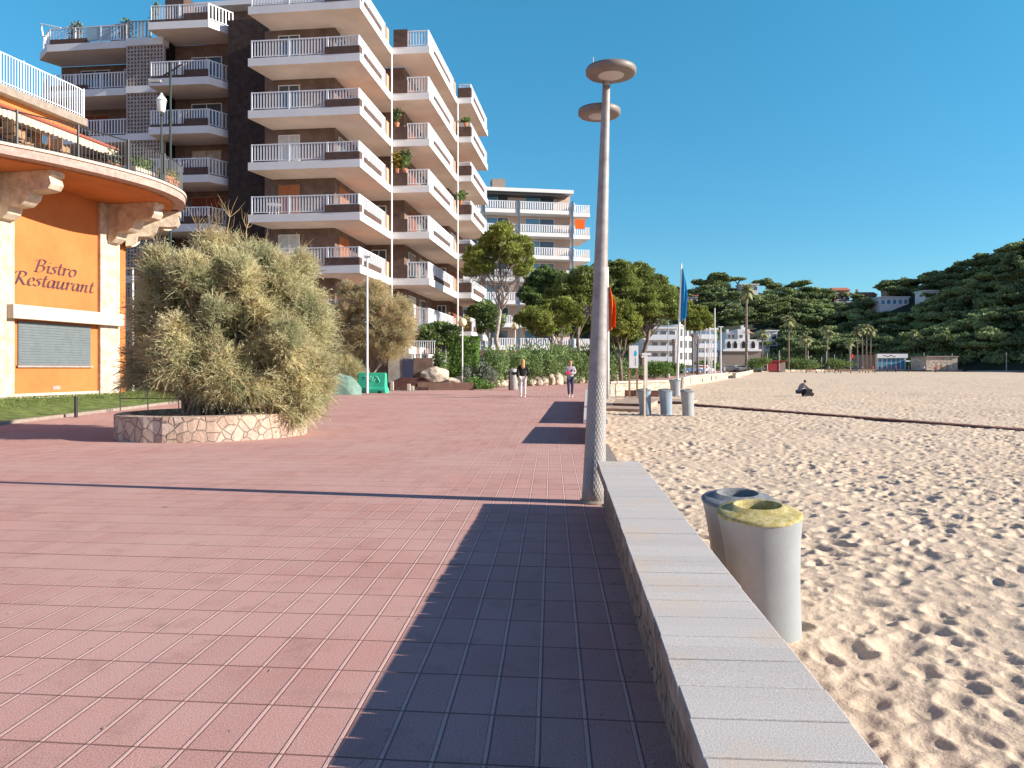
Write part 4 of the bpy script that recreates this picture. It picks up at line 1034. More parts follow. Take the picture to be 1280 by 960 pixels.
hill_house(1043, 1062, 380, 363, 'tan', 'tile', 'tan house with a tiled roof high on the hillside')
hill_house(1046, 1068, 388, 378, 'kerb', None, 'pale low annex with dark openings below the tan hillside house', 3)
hill_house(1074, 1096, 368, 361, 'tan', 'tile', 'red roofed house on the hilltop with a chimney')
hill_house(1100, 1136, 384, 372, 'whitep', None, 'long modern house with blue glass among the hillside pines', 5, wm='blueglass')
hill_house(1156, 1186, 376, 364, 'whitep', None, 'pale house half hidden in the shaded wood of the hill', 4)
hill_house(1112, 1134, 352, 347, 'tan', None, 'low flat villa right on the hilltop skyline', 3)
hill_house(926, 948, 366, 356, 'whitep', None, 'white hill house glimpsed between the skyline pines', 3)
hill_house(910, 924, 390, 381, 'tan', None, 'small tan wall and house behind the tall palm', 2)
hill_house(858, 872, 382, 370, 'whitep', 'tile', 'white house with tiled gable above the beach flags', 2)
# chimney on the red roofed house
for o in list(COL.objects):
    if o.name.startswith('hill_house') and o.get('label', '').startswith('red roofed'):
        MB().box(-4.2, -3.4, 2, 2.8, 1.5, 5.2).build('chimney', M['tan'], o)
# villa in white steps at the foot of the hill
def villa():
    d = 205; z0 = gz(190) ; e = empty('white_villa', (PX(926, d), d, z0), 0, 'white stepped villa with arches and a red roof at the foot of the hill', 'house')
    s = d / F
    def bx(nm, mt, a, b, ya, yb, y0, y1, par=None): return MB().box((a - 926) * s, (b - 926) * s, y0, y1, PZ(ya, d) - z0, PZ(yb, d) - z0).build(nm, M[mt], par or e)
    bx('garage_wall', 'kerb', 900, 952, 462, 438, .5, 10); bx('terrace_wall', 'whitep', 908, 950, 438, 424, 1.2, 10); bx('terrace_slab', 'white', 904, 953, 439, 436.5, 0, 10)
    bx('upper_wall', 'whitep', 912, 925, 424.1, 414, 3, 10); bx('tower', 'whitep', 925, 940, 424.1, 411, 2, 10); bx('tower', 'whitep', 931, 934, 411.1, 406, 3, 4); bx('tower', 'whitep', 937, 941, 411.1, 408, 5, 7); bx('tower', 'whitep', 912, 915, 414.1, 411, 3, 4)
    mb = MB(); mb.add([((932 - 926) * s, 1.9, PZ(414, d) - z0), ((946 - 926) * s, 1.9, PZ(417, d) - z0), ((946 - 926) * s, 9, PZ(409, d) - z0), ((934 - 926) * s, 9, PZ(409, d) - z0)], [(0, 1, 2, 3)]); mb.build('roof', M['tile'], e)
    for a in (910.5, 918.5, 929, 941):
        MB().prism([((a - 926) * s, 0), ((a + 4.6 - 926) * s, 0), ((a + 4.6 - 926) * s, 1.0), ((a + 3.4 - 926) * s, 1.55), ((a + 2.3 - 926) * s, 1.75), ((a + 1.2 - 926) * s, 1.55), ((a - 926) * s, 1.0)], 1.1, 1.195, T=lambda x, y, z: (x, z, PZ(435, d) - z0 + y * 1.1)).build('arch_opening', M['dark'], e)
    for a in (914, 919, 928): bx('window', 'glass', a, a + 3, 422, 418, 1.9 if a > 925 else 2.9, 1.99 if a > 925 else 2.99)
villa()
hill_house(954, 972, 430, 414, 'whitep', None, 'small white house stepping up behind the villa palm', 2)
hill_house(948, 962, 441, 427, 'whitep', None, 'white and blue annex right of the stepped villa', 2, wm='blueglass')
# apartment houses by the bend of the promenade
def block(px0, px1, pyb, pyt, d, nf, mt, lab, nw, wm='glass', yaw=0, name='apartment_block', balc=True, depth=12):
    z0 = PZ(pyb, d); w = (px1 - px0) / F * d; h = (pyb - pyt) / F * d; e = empty(name, (PX((px0 + px1) / 2, d), d, z0), yaw, lab, 'building')
    MB().box(-w / 2, w / 2, 0, depth, -1.5, h).build('wall', M[mt], e); MB().box(-w / 2 - .3, w / 2 + .3, -.4, depth + .3, h + .001, h + .35).build('roof', M['white'], e)
    fh = h / nf
    for k in range(nf):
        z = k * fh
        if balc:
            b = MB().box(-w / 2 + .2, w / 2 - .2, -1.2, -.002, z - .1, z + .12).build('balcony', M['white'], e); MB().box(-w / 2 + .2, w / 2 - .2, -1.2, -1.12, z + .122, z + .95).build('railing', M['rail'], b)
        for i in range(nw):
            ww = w / nw; a = -w / 2 + i * ww; f_ = MB().box(a + ww * .15, a + ww * .85, -.07, -.002, z + .3, z + fh * .82).build('window', M['white'], e)
            MB().box(a + ww * .2, a + ww * .8, -.09, -.072, z + .4, z + fh * .78).build('pane', M[wm], f_)
    return e
block(802, 846, 452, 411, 150, 3, 'whitep', 'white flats with balconies seen under the umbrella pine', 4)
block(846, 868, 452, 408, 158, 3, 'whitep', 'bright white apartment house behind the blue flag pole', 3, yaw=.5, balc=False)
block(870, 896, 446, 412, 178, 3, 'whitep', 'blue glass fronted block left of the stepped villa', 4, 'blueglass')
# beach restaurant
def beach_rest():
    d = 222; z0 = 1.2; s = d / F; e = empty('beach_restaurant', (PX(1110, d), d, z0), 0, 'low white beach restaurant with blue glass front below the hill', 'building')
    def X(a): return (a - 1110) * s
    zt = PZ(442, d) - z0; zm = PZ(447.5, d) - z0
    MB().box(X(1097), X(1133), .3, 9, 0, zt).build('wall', M['whitep'], e)
    MB().box(X(1083), X(1097) - .02, 1.5, 9, 0, PZ(443.5, d) - z0).build('side_wing', M['kerb'], e)
    MB().box(X(1081), X(1134), -.4, 9.5, zt + .002, zt + .35).build('roof', M['dark'], e)
    MB().box(X(1096), X(1134), -.35, .29, zm, zt).build('fascia', M['white'], e)
    for i in range(6):
        a = X(1098) + i * (X(1132) - X(1098)) / 6; b = a + (X(1132) - X(1098)) / 6 - .15
        f_ = MB().box(a, b, .2, .298, .1, zm - .05).build('window', M['white'], e); MB().box(a + .08, b - .08, .18, .198, .2, zm - .12).build('pane', M['blueglass'], f_)
    for i, (a, h) in enumerate(((1105, .5), (1109, .3), (1113, .6), (1117, .25))):
        MB().lathe((X(a), -.36, (zm + zt) / 2 + h - .5), [(.15, -.12), (.42, 0), (.15, .12)], 8, 1.4, .06).build('logo_mark', M['ink'], e)
    MB().box(X(1134), X(1141), 1, 3, PZ(452, d) - z0, PZ(450.5, d) - z0).build('canopy', M['white'], e)
beach_rest()
def stone_hut():
    d = 206; z0 = 1.1; s = d / F; e = empty('stone_building', (PX(1178, d), d, z0), 0, 'low brown stone building right of the beach restaurant', 'building')
    def X(a): return (a - 1178) * s
    MB().box(X(1158), X(1197), 0, 8, 0, PZ(446.5, d) - z0).build('wall', M['boulder'], e); MB().box(X(1157), X(1198), -.4, 8.4, PZ(446.4, d) - z0, PZ(445, d) - z0).build('roof', M['kerb'], e)
    for a in (1170, 1176, 1183): MB().box(X(a), X(a + 2), -.04, -.002, .2, 2).build('door', M['wood'], e)
stone_hut()
def kiosk():
    d = 190; z0 = .95; s = d / F; e = empty('red_kiosk', (PX(970, d), d, z0), 0, 'dark red kiosk box at the back of the beach', 'kiosk')
    MB().box(-2.3, 1.0, 0, 3, 0, 2.4).build('body', M['redbox'], e); MB().box(1.002, 2.4, .2, 3, 0, 2.2).build('side_panel', M['kerb'], e); MB().box(-2.5, 2.6, -.3, 3.2, 2.402, 2.6).build('roof', M['redbox'], e)
kiosk()

# ------------------------------------------------------------------ palms
def palm(px, pyb, pyt, d, cr_, lab, seed, grp=None, lean=0.0, fan=True):
    rg = np.random.default_rng(seed); z0 = PZ(pyb, d); h = (pyb - pyt) / F * d - cr_ * .6
    e = empty('palm_tree', (PX(px, d), d, z0), 0, lab, 'palm tree', grp)
    r = max(.16, h * .016)
    MB().tube([(0, 0, -.8), (lean * h * .4, 0, h * .5), (lean * h, 0, h)], [r * 1.35, r, r * .9], 8).build('trunk', M['bark'], e, smooth=True)
    mb = MB(); n = 46
    for i in range(n):
        az = rg.uniform(0, 6.28); el = rg.uniform(-.9, 1.35); L = cr_ * rg.uniform(.8, 1.1)
        c, s = math.cos(az), math.sin(az); pts = []
        for q in range(5):
            u = q / 4; rr_ = L * u * math.cos(el) ; zz = L * u * math.sin(el) - L * .42 * u * u
            pts.append((lean * h + c * rr_, s * rr_, h + zz))
        w = [.05, .34, .42, .3, .04]; o = len(mb.v)
        for p, ww in zip(pts, w):
            ww *= cr_ / 2.2; mb.v += [(p[0] - s * ww, p[1] + c * ww, p[2] - ww * .35), p, (p[0] + s * ww, p[1] - c * ww, p[2] - ww * .35)]
        for q in range(4):
            a = o + q * 3; mb.f += [(a, a + 1, a + 4, a + 3), (a + 1, a + 2, a + 5, a + 4)]; mb.m += [0, 0]
    mb.build('crown', M['palm'], e)
    return e
palm(933, 455, 353, 190, 2.6, 'tallest slender palm rising in front of the wooded hill', 1)
palm(986, 457, 393, 192, 2.2, 'slim palm standing right of the red kiosk', 2)
palm(953, 452, 410, 188, 2.0, 'stout palm beside the stepped villa', 3)
palm(1007, 457, 416, 195, 2.1, 'medium palm behind the beach, left of the palm cluster', 4)
palm(1034, 456, 406, 205, 2.3, 'dark shaded palm between the medium palm and the palm cluster', 5)
for k, (px, t) in enumerate(((1072, 408), (1078, 404), (1083, 404), (1088, 407))):
    palm(px, 457, t, 214, 1.9, ['leftmost palm of the tight cluster of four', 'second palm from the left in the cluster of four', 'third palm from the left in the cluster of four', 'rightmost palm of the tight cluster of four'][k], 20 + k, 'cluster of four palms by the beach restaurant', lean=(k - 1.5) * .01)
palm(1142, 452, 411, 236, 1.9, 'upright palm of the pair right of the beach restaurant', 31, 'pair of palms by the beach restaurant'); palm(1146, 452, 418, 235, 1.9, 'leaning palm of the pair right of the beach restaurant', 32, 'pair of palms by the beach restaurant', lean=.12)
palm(1062, 457, 425, 212, 1.7, 'small low palm just left of the palm cluster', 33)
# cropped palm trunks without crowns near the blue flag
for px, yb, yt, d, lab in ((866, 462, 417, 120, 'bare brown palm trunk right of the blue flag'), (842, 461, 424, 105, 'dark bare palm trunk left of the blue flag pole')):
    z0 = gz(d) ; h = PZ(yt, d) - z0; e = empty('palm_stump', (PX(px, d), d, z0), 0, lab, 'palm trunk')
    MB().tube([(0, 0, -.2), (0, 0, h * .9), (0, 0, h * .93), (0, 0, h)], [.2, .17, .30, .26], 10).build('trunk', M['bark'], e)

# ================================================================== GARDEN TREES AND SHRUBS
def branch(mb, p, q, r0, r1, rg, k=4, wob=.12, seg=6):
    p = Vector(p); q = Vector(q); L = (q - p).length; pts = []; rad = []
    for i in range(k + 1):
        t = i / k; w = math.sin(t * math.pi) * wob * L
        pts.append(p.lerp(q, t) + Vector((rg.uniform(-w, w), rg.uniform(-w, w), rg.uniform(-w, w) * .5))); rad.append(lerp(r0, r1, t))
    mb.tube(pts, rad, seg); return pts
# big tamarisk in the round planter
def tamarisk(loc, cl, stems, lab, seed, nspray, mt='tamarisk', L=.55, dry=.15, name='tamarisk_bush', planter=None, bare=()):
    rg = np.random.default_rng(seed); e = empty(name, loc, 0, lab, 'bush')
    mb = MB()
    for (a, b, r) in stems:
        pts = branch(mb, a, b, r, r * .35, rg, 5, .08)
        for q in range(4):
            t = pts[2 + q % 3]; d = Vector((rg.normal(), rg.normal(), abs(rg.normal()) + .4)).normalized(); branch(mb, t, t + d * rg.uniform(.5, 1.1), r * .3, .006, rg, 3, .1, 4)
    mb.build('stems', M['twig'], e)
    P, D = clumps(cl, nspray, rg, .25)
    gap = np.sin(P[:, 0] * 3.1 + 1.3 * np.sin(P[:, 2] * 2.3)) * np.sin(P[:, 2] * 3.7 + P[:, 1] * 2.1) + .5 * np.sin(P[:, 0] * 8 + P[:, 2] * 6.5)
    kp = gap + rg.normal(size=len(P)) * .45 > -.35; P = P[kp]; D = D[kp]
    # each spray: thin strands fanning outward and drooping
    ns = len(P); K = 7; cen = np.array([0, 0, np.percentile(P[:, 2], 30)]); od = P - cen; od /= np.linalg.norm(od, axis=1)[:, None] + 1e-9; out = .35 * D + .8 * od + np.array([0, 0, .5]); out /= np.linalg.norm(out, axis=1)[:, None]
    strands = np.repeat(P, K, 0); o2 = np.repeat(out, K, 0) + rg.normal(size=(ns * K, 3)) * .55; o2 /= np.linalg.norm(o2, axis=1)[:, None]
    ln = L * rg.uniform(.35, 1.0, ns * K)[:, None]; w = .006 * rg.uniform(.6, 1.4, ns * K)[:, None]
    side = np.cross(o2, rdirs(ns * K, rg)); side /= np.linalg.norm(side, axis=1)[:, None] + 1e-9
    droop = np.array([0, 0, -1.0]) * (ln ** 2) * .45
    a = strands; b = strands + o2 * ln * .55 + droop * .3; c = strands + o2 * ln + droop
    v = np.stack([a - side * w * .6, a + side * w * .6, b + side * w, c + side * w * .2, b - side * w], 1)
    f5 = np.arange(5 * ns * K).reshape(-1, 5)
    # feather quads along each strand
    t_ = rg.uniform(.1, 1.0, (ns * K * 4, 1)); i3 = np.repeat(np.arange(ns * K), 4)
    cc = strands[i3] + o2[i3] * ln[i3] * t_ + droop[i3] * t_ ** 2
    cc = cc + rg.normal(size=cc.shape) * .02; fv, ff = leaves(cc, .030, rg, .22, o2[i3], .9)
    mi = (rg.random(ns) < dry)
    me = npmesh('foliage', v.reshape(-1, 3), f5, [M[mt], M['tamdry']]); me.polygons.foreach_set('material_index', np.repeat(mi, K).astype(np.int32))
    link('foliage', me, e)
    me = npmesh('foliage', fv, ff, [M[mt], M['tamdry']]); me.polygons.foreach_set('material_index', np.repeat(mi, K * 4).astype(np.int32))
    link('foliage', me, e)
    for (p, q) in bare:
        mb = MB()
        pts = branch(mb, p, q, .02, .008, rg, 4, .05, 4)
        for j in range(38):
            t = pts[1 + j % 4]; d = Vector((rg.normal() * .6, rg.normal() * .6, abs(rg.normal()) + .5)).normalized(); branch(mb, t, t + d * rg.uniform(.25, .6), .006, .002, rg, 2, .1, 3)
        mb.build('bare_twig', M['tamdry'], e)
    return e
BC = Vector((-6.85, 17.5))
tam_cl = [(-.9, 0, 1.7, 1.2, 1.2, 1.1), (.3, .0, 1.9, 1.5, 1.3, 1.3), (-1.2, .1, 2.9, .95, 1.0, .95), (-.2, 0, 3.25, 1.25, 1.1, .95), (1.1, .1, 2.8, 1.15, 1.1, 1.0), (1.5, .0, 1.7, 1.1, 1.1, 1.15),
          (1.85, -.1, 1.1, .6, .8, .7), (1.6, .2, 2.1, .65, .8, .75), (.4, -.9, 1.2, 1.1, .8, .7), (-1.7, .1, 2.2, .6, .8, .8), (-.3, .2, 3.9, .35, .35, .5), (-1.5, .1, 1.4, .6, .8, .55), (1.1, -.5, .85, .9, .7, .45), (1.75, -.4, .45, .5, .5, .4)]
tam_cl = [(x * .97 + .38, y, (z - .3) * .95, a * .82, b * .82, c * .82) for x, y, z, a, b, c in tam_cl]
_r = random.Random(12)
for _ in range(34):          # loose sprays standing out of the mass
    a_ = _r.uniform(0, 6.28); e_ = _r.uniform(-.15, 1.45); q_ = _r.uniform(.95, 1.14); s_ = _r.uniform(.18, .36)
    tam_cl.append((2.0 * q_ * math.cos(a_) * math.cos(e_) + .4, 1.5 * q_ * math.sin(a_) * math.cos(e_), 1.3 + 2.2 * q_ * math.sin(e_), s_, s_, s_ * 1.5))
stems = [((rnd.uniform(-.5, .5), rnd.uniform(-.4, .4), -.1), (x * .8, y * .8, z), .05) for (x, y, z, a, b, c) in tam_cl]
tb = tamarisk((BC.x, BC.y, .5), tam_cl, stems, 'huge feathery grey green tamarisk bush in the round stone planter', 3, 450, L=.5, bare=[((.3, 0, 2.9), (.42, 0, 4.45)), ((.7, 0, 2.9), (.8, 0, 4.2)), ((0, 0, 2.9), (.1, 0, 4.3)), ((1.5, .1, 2.4), (2.0, .1, 3.6)), ((-1.0, .1, 2.6), (-1.3, .1, 3.8)), ((-.1, 0, 3.0), (-.05, 0, 4.15)), ((.1, .1, 3.0), (-.35, .1, 4.2)), ((.9, .1, 3.0), (1.15, .1, 3.75))])
pl = empty('stone_planter', (BC.x, BC.y, 0), 0, 'low round planter of pinkish rubble stone under the tamarisk', 'planter')
mb = MB(); seg = 64; Rr = 1.95
def pr(k): return Rr * (1 + .04 * math.sin(3 * 2 * math.pi * k / seg + 1))
for k in range(seg):
    a = 2 * math.pi * k / seg; r = pr(k) + .012 * math.sin(k * 2.7)
    mb.v += [(r * 1.04 * math.cos(a), r * math.sin(a), -.1), (r * 1.04 * math.cos(a), r * math.sin(a), .52), ((r - .28) * 1.04 * math.cos(a), (r - .28) * math.sin(a), .53), ((r - .28) * 1.04 * math.cos(a), (r - .28) * math.sin(a), .2)]
for k in range(seg):
    a = k * 4; b = ((k + 1) % seg) * 4
    for q in range(3): mb.f.append((a + q, b + q, b + q + 1, a + q + 1)); mb.m.append(0)
mb.build('stone_wall', M['planter'], pl, smooth=False)
MB().lathe((0, 0, 0), [(1.6, 0), (1.72, .42)], 40, 1.04, 1).build('soil', M['earth'], pl)
# litter of fallen sprigs at the foot: sits on the paving
# second tamarisk, drier, near the thin lamp post
c2 = Vector((PX(460, 40), 40.6))
cl2 = [(-.9, 0, 2.6, 1.0, 1.0, .9), (.4, 0, 3.3, 1.2, 1.1, 1.0), (1.2, 0, 4.2, 1.0, 1.0, .8), (-.3, 0, 4.6, 1.2, 1.0, .8), (1.7, 0, 3.2, .6, .8, .8), (-1.4, 0, 4.0, .7, .8, .8), (.2, 0, 5.3, .7, .7, .45), (-1.6, .2, 1.8, .8, .8, .8), (1.0, 0, 2.4, .8, .7, .5), (-1.1, 0, 5.2, .5, .6, .5)]
st2 = [((-.4, 0, -.1), (x * .8, y, z), .07) for (x, y, z, a, b, c) in cl2[:6]]
tamarisk((c2.x, c2.y, gz(c2.y)), cl2, st2, 'sparser brownish tamarisk tree behind the thin white lamp post', 8, 330, L=.6, dry=.6, name='tamarisk_tree', bare=[((-.5, 0, .2), (-1.0, 0, 2.4)), ((-.3, 0, .3), (.3, 0, 2.3))])
tamarisk((PX(425, 39), 39.6, gz(39.6)), [(-.4, 0, 1.1, 1.1, .8, .9), (.4, 0, .9, .7, .7, .7)], [((0, 0, 0), (-.3, 0, 1), .04)], 'low tamarisk scrub left of the green barrier', 9, 420, L=.5, dry=.2, name='tamarisk_bush')

def shrub(px, pyb, pyt, d, w, lab, mt='shrub', seed=1, leaf=.07, dens=260, name='shrub', cl=None, z0=None, cat='shrub', group=None, stems=True, shell=.35):
    rg = np.random.default_rng(seed); z0 = gz(d) if z0 is None else z0; h = (PZ(pyt, d) - z0) if pyt is not None else 1.0
    e = empty(name, (PX(px, d), d, z0), 0, lab, cat, group)
    if cl is None:
        cl = [(rg.uniform(-.45, .45) * w, rg.uniform(-.3, .3) * w, h * rg.uniform(.35, .72), w * rg.uniform(.2, .32), w * rg.uniform(.2, .32), h * rg.uniform(.2, .3)) for _ in range(6)] + [(0, 0, h * .4, w * .42, w * .4, h * .42), (0, 0, h * .68, w * .3, w * .3, h * .3)]
    P, D = clumps(cl, dens, rg, shell)
    P = P[P[:, 2] > .02]; D = np.zeros_like(P); D = P - np.array([0, 0, h * .3]); D /= np.linalg.norm(D, axis=1)[:, None]
    v, f = leaves(P, leaf, rg, .5, D, .9); link('foliage', npmesh('foliage', v, f, M[mt]), e)
    mb = MB()
    for c in cl[:5]: branch(mb, (rg.uniform(-.08, .08), 0, -.1), (c[0], c[1], c[2]), .035, .01, rg, 3, .1, 5)
    mb.build('stems', M['twig'], e)
    return e
# pine in front of the far corner of the brown block
def garden_pine(px, d, z0, cl, trunk, lab, seed, dens, lsize, mt='pine', tr=.2, deadcl=(), name='pine_tree', jit=.9, tm='palebark', nb=2, limb=.35):
    rg = np.random.default_rng(seed); e = empty(name, (PX(px, d), d, z0), 0, lab, 'tree')
    mb = MB(); k = len(trunk); mb.tube(trunk, [lerp(tr, tr * .5, i / (k - 1)) for i in range(k)], 9)
    top = Vector(trunk[-1]); mid = Vector(trunk[-2])
    for c in cl:
        s_ = mid.lerp(top, rg.uniform(0, 1)); cc = Vector(c[:3])
        pts = branch(mb, s_, cc, tr * limb, .015, rg, 4, .06, 5)
        for q in range(nb):
            d_ = Vector((rg.normal() * c[3], rg.normal() * c[4], rg.normal() * c[5] * .5 + c[5] * .3)) * .8; branch(mb, pts[-2], cc + d_, tr * .1, .008, rg, 3, .1, 4)
    mb.build('trunk', M[tm], e, smooth=True)
    cl = [(a, b, c, d * 1.1, e_, f_ * 1.15) for a, b, c, d, e_, f_ in cl]
    P, D = clumps(cl, dens * 2.2, rg, .55)
    v, f = leaves(P, lsize, rg, .45, D + np.array([0, 0, .4]), .8); link('crown', npmesh('crown', v, f, M[mt]), e)
    if deadcl:
        P, D = clumps(deadcl, dens * .5, rg, .1); v, f = leaves(P, lsize * 1.2, rg, .12, D, 1.2); link('dead_twigs', npmesh('dead_twigs', v, f, M['dead']), e)
    return e
s50 = 50 / F
cl = []
for (px, py, rx, ry) in ((600, 320, 20, 13), (588, 335, 11, 8), (622, 300, 20, 14), (630, 284, 12, 9), (648, 304, 16, 12), (656, 325, 12, 12), (640, 318, 16, 12), (612, 306, 14, 11), (605, 335, 14, 8), (652, 340, 10, 7), (626, 292, 14, 9), (594, 318, 12, 9), (660, 312, 7, 7)):
    cl.append(((px - 622) * s50, rnd.uniform(-.9, .9), PZ(py, 50) - .5, rx * s50, rx * s50 * 1.1, ry * s50))
dead = [((px - 622) * s50, .2, PZ(py, 50) - .5, rx * s50, rx * s50, ry * s50) for (px, py, rx, ry) in ((610, 345, 16, 10), (630, 340, 18, 12), (645, 352, 12, 8), (600, 350, 12, 9), (625, 360, 12, 8), (590, 345, 8, 6), (650, 345, 9, 9))]
garden_pine(622, 50, .5, cl, [(.05, 0, -.3), (.15, 0, 1.6), (-.1, 0, 3.0), (.15, 0, 4.6), (.1, 0, 6.2)], 'leaning pale trunked pine between the brown block and the white block', 21, 420, .085, tr=.19, deadcl=dead)
# the broad umbrella pine
def clpx(px0, d, z0, L): 
    s = d / F; return [((px - px0) * s, rnd.uniform(-1, 1) * rx * s * .6, PZ(py, d) - z0, rx * s, rx * s * 1.1, ry * s) for (px, py, rx, ry) in L]
D1 = 72
dome = [(780, 350, 30, 20), (812, 366, 26, 18), (800, 386, 30, 12), (770, 345, 22, 14), (795, 343, 24, 14), (815, 355, 20, 13), (830, 370, 16, 12), (838, 385, 12, 10), (780, 365, 24, 14), (805, 372, 22, 12), (755, 352, 16, 14), (820, 388, 18, 9), (790, 388, 20, 9), (758, 335, 14, 9), (775, 332, 12, 6), (800, 334, 10, 6), (824, 352, 10, 8), (844, 392, 8, 7), (806, 398, 14, 7)]
garden_pine(806, D1, .5, clpx(806, D1, .5, dome), [(-.1, 0, -.3), (-.3, 0, 1.8), (.25, 0, 3.6), (.5, 0, 5.0)], 'broad domed umbrella pine behind the tall lamp', 22, 300, .12, 'pine2', .28, deadcl=clpx(806, D1, .5, [(798, 400, 36, 11)]), name='umbrella_pine', tm='bark')
D2 = 66
d2 = [(722, 362, 26, 16), (712, 358, 18, 12), (730, 345, 16, 12), (748, 356, 14, 12), (700, 372, 14, 9), (720, 375, 18, 10), (745, 375, 16, 10), (690, 366, 10, 6), (738, 362, 18, 10)]
garden_pine(722, D2, .5, clpx(722, D2, .5, d2), [(0, 0, -.3), (.2, 0, 1.8), (0, 0, 3.4), (.1, 0, 5.0)], 'shorter umbrella pine left of the tall lamp post', 23, 300, .11, 'pine2', .2, deadcl=clpx(722, D2, .5, [(727, 388, 24, 10)]), name='umbrella_pine', tm='bark')
D3 = 60
garden_pine(700, D3, .5, clpx(700, D3, .5, [(692, 385, 14, 9), (706, 380, 13, 8), (716, 390, 12, 9), (684, 394, 10, 7), (700, 398, 14, 8), (722, 400, 9, 7)]), [(0, 0, -.3), (.1, 0, 1.4), (-.1, 0, 3.2)], 'low rounded pine behind the oleanders', 24, 320, .10, 'pine', .14, tm='bark')
D4 = 54
garden_pine(664, D4, .5, clpx(664, D4, .5, [(664, 392, 14, 8), (676, 400, 13, 8), (686, 410, 9, 7), (652, 398, 10, 7), (668, 404, 14, 7)]), [(-.6, 0, -.3), (-.5, 0, 1.2), (0, 0, 2.6)], 'small bright green pine with a dark twisted trunk', 25, 380, .09, 'pine', .14, tm='bark')
D5 = 58
garden_pine(774, D5, .4, clpx(774, D5, .4, [(766, 392, 14, 10), (780, 386, 13, 9), (790, 402, 12, 10), (772, 408, 16, 9), (785, 415, 12, 7), (758, 402, 12, 9), (765, 380, 10, 8)]), [(.2, 0, -.3), (.1, 0, 1.2), (0, 0, 2.8)], 'grey green pine beside the orange flag', 26, 320, .10, 'pine', .16, tm='bark')
D6 = 78
garden_pine(690, D6, .5, clpx(690, D6, .5, [(682, 345, 16, 12), (700, 350, 14, 10), (668, 352, 12, 9), (690, 362, 16, 8), (660, 368, 12, 9), (672, 378, 14, 9)]), [(0, 0, -.3), (0, 0, 3), (.1, 0, 6)], 'darker broadleaf tree between the leaning pine and the umbrella pines', 27, 260, .13, 'shrub', .2, name='broadleaf_tree', tm='bark')
for k, (px, d, L_, lb) in enumerate(((690, 69, [(684, 404, 14, 10), (700, 410, 14, 9), (674, 412, 12, 8), (694, 396, 12, 8)], 'grey green tree mass just above the oleanders, nearest the leaning pine'), (738, 71, [(732, 400, 14, 11), (748, 408, 13, 10), (722, 410, 12, 9), (742, 392, 12, 8)], 'grey green tree mass directly behind the tall lamp'), (800, 80, [(790, 418, 13, 9), (776, 424, 12, 8), (806, 412, 10, 7)], 'grey green tree mass under the broad umbrella pine'))):
    garden_pine(px, d, .5, clpx(px, d, .5, L_), [(0, 0, -.3), (.1, 0, 1.2), (0, 0, 2.6)], lb, 90 + k, 260, .11, 'pine2', .15, name='pine_tree', tm='bark')
D7 = 105
garden_pine(872, D7, .6, clpx(872, D7, .6, [(862, 395, 12, 9), (876, 390, 10, 8), (884, 402, 8, 8), (868, 406, 12, 7), (858, 382, 8, 7)]), [(0, 0, -.3), (0, 0, 3), (.1, 0, 5)], 'tawny pine crown behind the blue flag', 28, 260, .14, 'pine', .2, tm='bark')
garden_pine(548, 45.5, 1.1, clpx(548, 45.5, 1.1, [(536, 414, 12, 8), (550, 410, 13, 8), (564, 414, 11, 8), (542, 424, 14, 7), (558, 424, 14, 7), (530, 424, 8, 5)]), [(0, 0, -.3), (0, 0, .6), (0, 0, 1.5)], 'round leafy loquat tree above the entrance wall', 29, 420, .08, 'shrub', .1, name='broadleaf_tree')
garden_pine(612, 60, .5, clpx(612, 60, .5, [(606, 388, 16, 10), (600, 404, 14, 10), (618, 400, 12, 12), (592, 392, 10, 8)]), [(0, 0, -.3), (0, 0, 2), (0, 0, 4)], 'dark evergreen behind the leaning pine trunk', 30, 260, .12, 'shrub', .2, name='broadleaf_tree')
# clipped hedge block
hx0, hx1 = PX(560, 46), PX(599, 46)
e = empty('hedge', ((hx0 + hx1) / 2, 46, .35), 0, 'clipped square hedge, bright on its right side', 'hedge')
rg = np.random.default_rng(4); n = 6500; w = (hx1 - hx0) / 2; hh = PZ(421, 46) - .35
P = rg.uniform(-1, 1, (n, 3)); k = rg.integers(0, 3, n); sgn = rg.choice([-1, 1], n); P[np.arange(n), k] = sgn * rg.uniform(.85, 1.02, n)
D = np.zeros((n, 3)); D[np.arange(n), k] = sgn; P = P * np.array([w, .9, hh / 2]) + np.array([0, 0, hh / 2])
v, f = leaves(P, .07, rg, .5, rdirs(n, rg), .6); link('foliage', npmesh('foliage', v, f, M['hedge']), e)
MB().box(-w * .82, w * .82, -.7, .7, 0, hh * .9).build('inner_growth', M['hedge'], e)
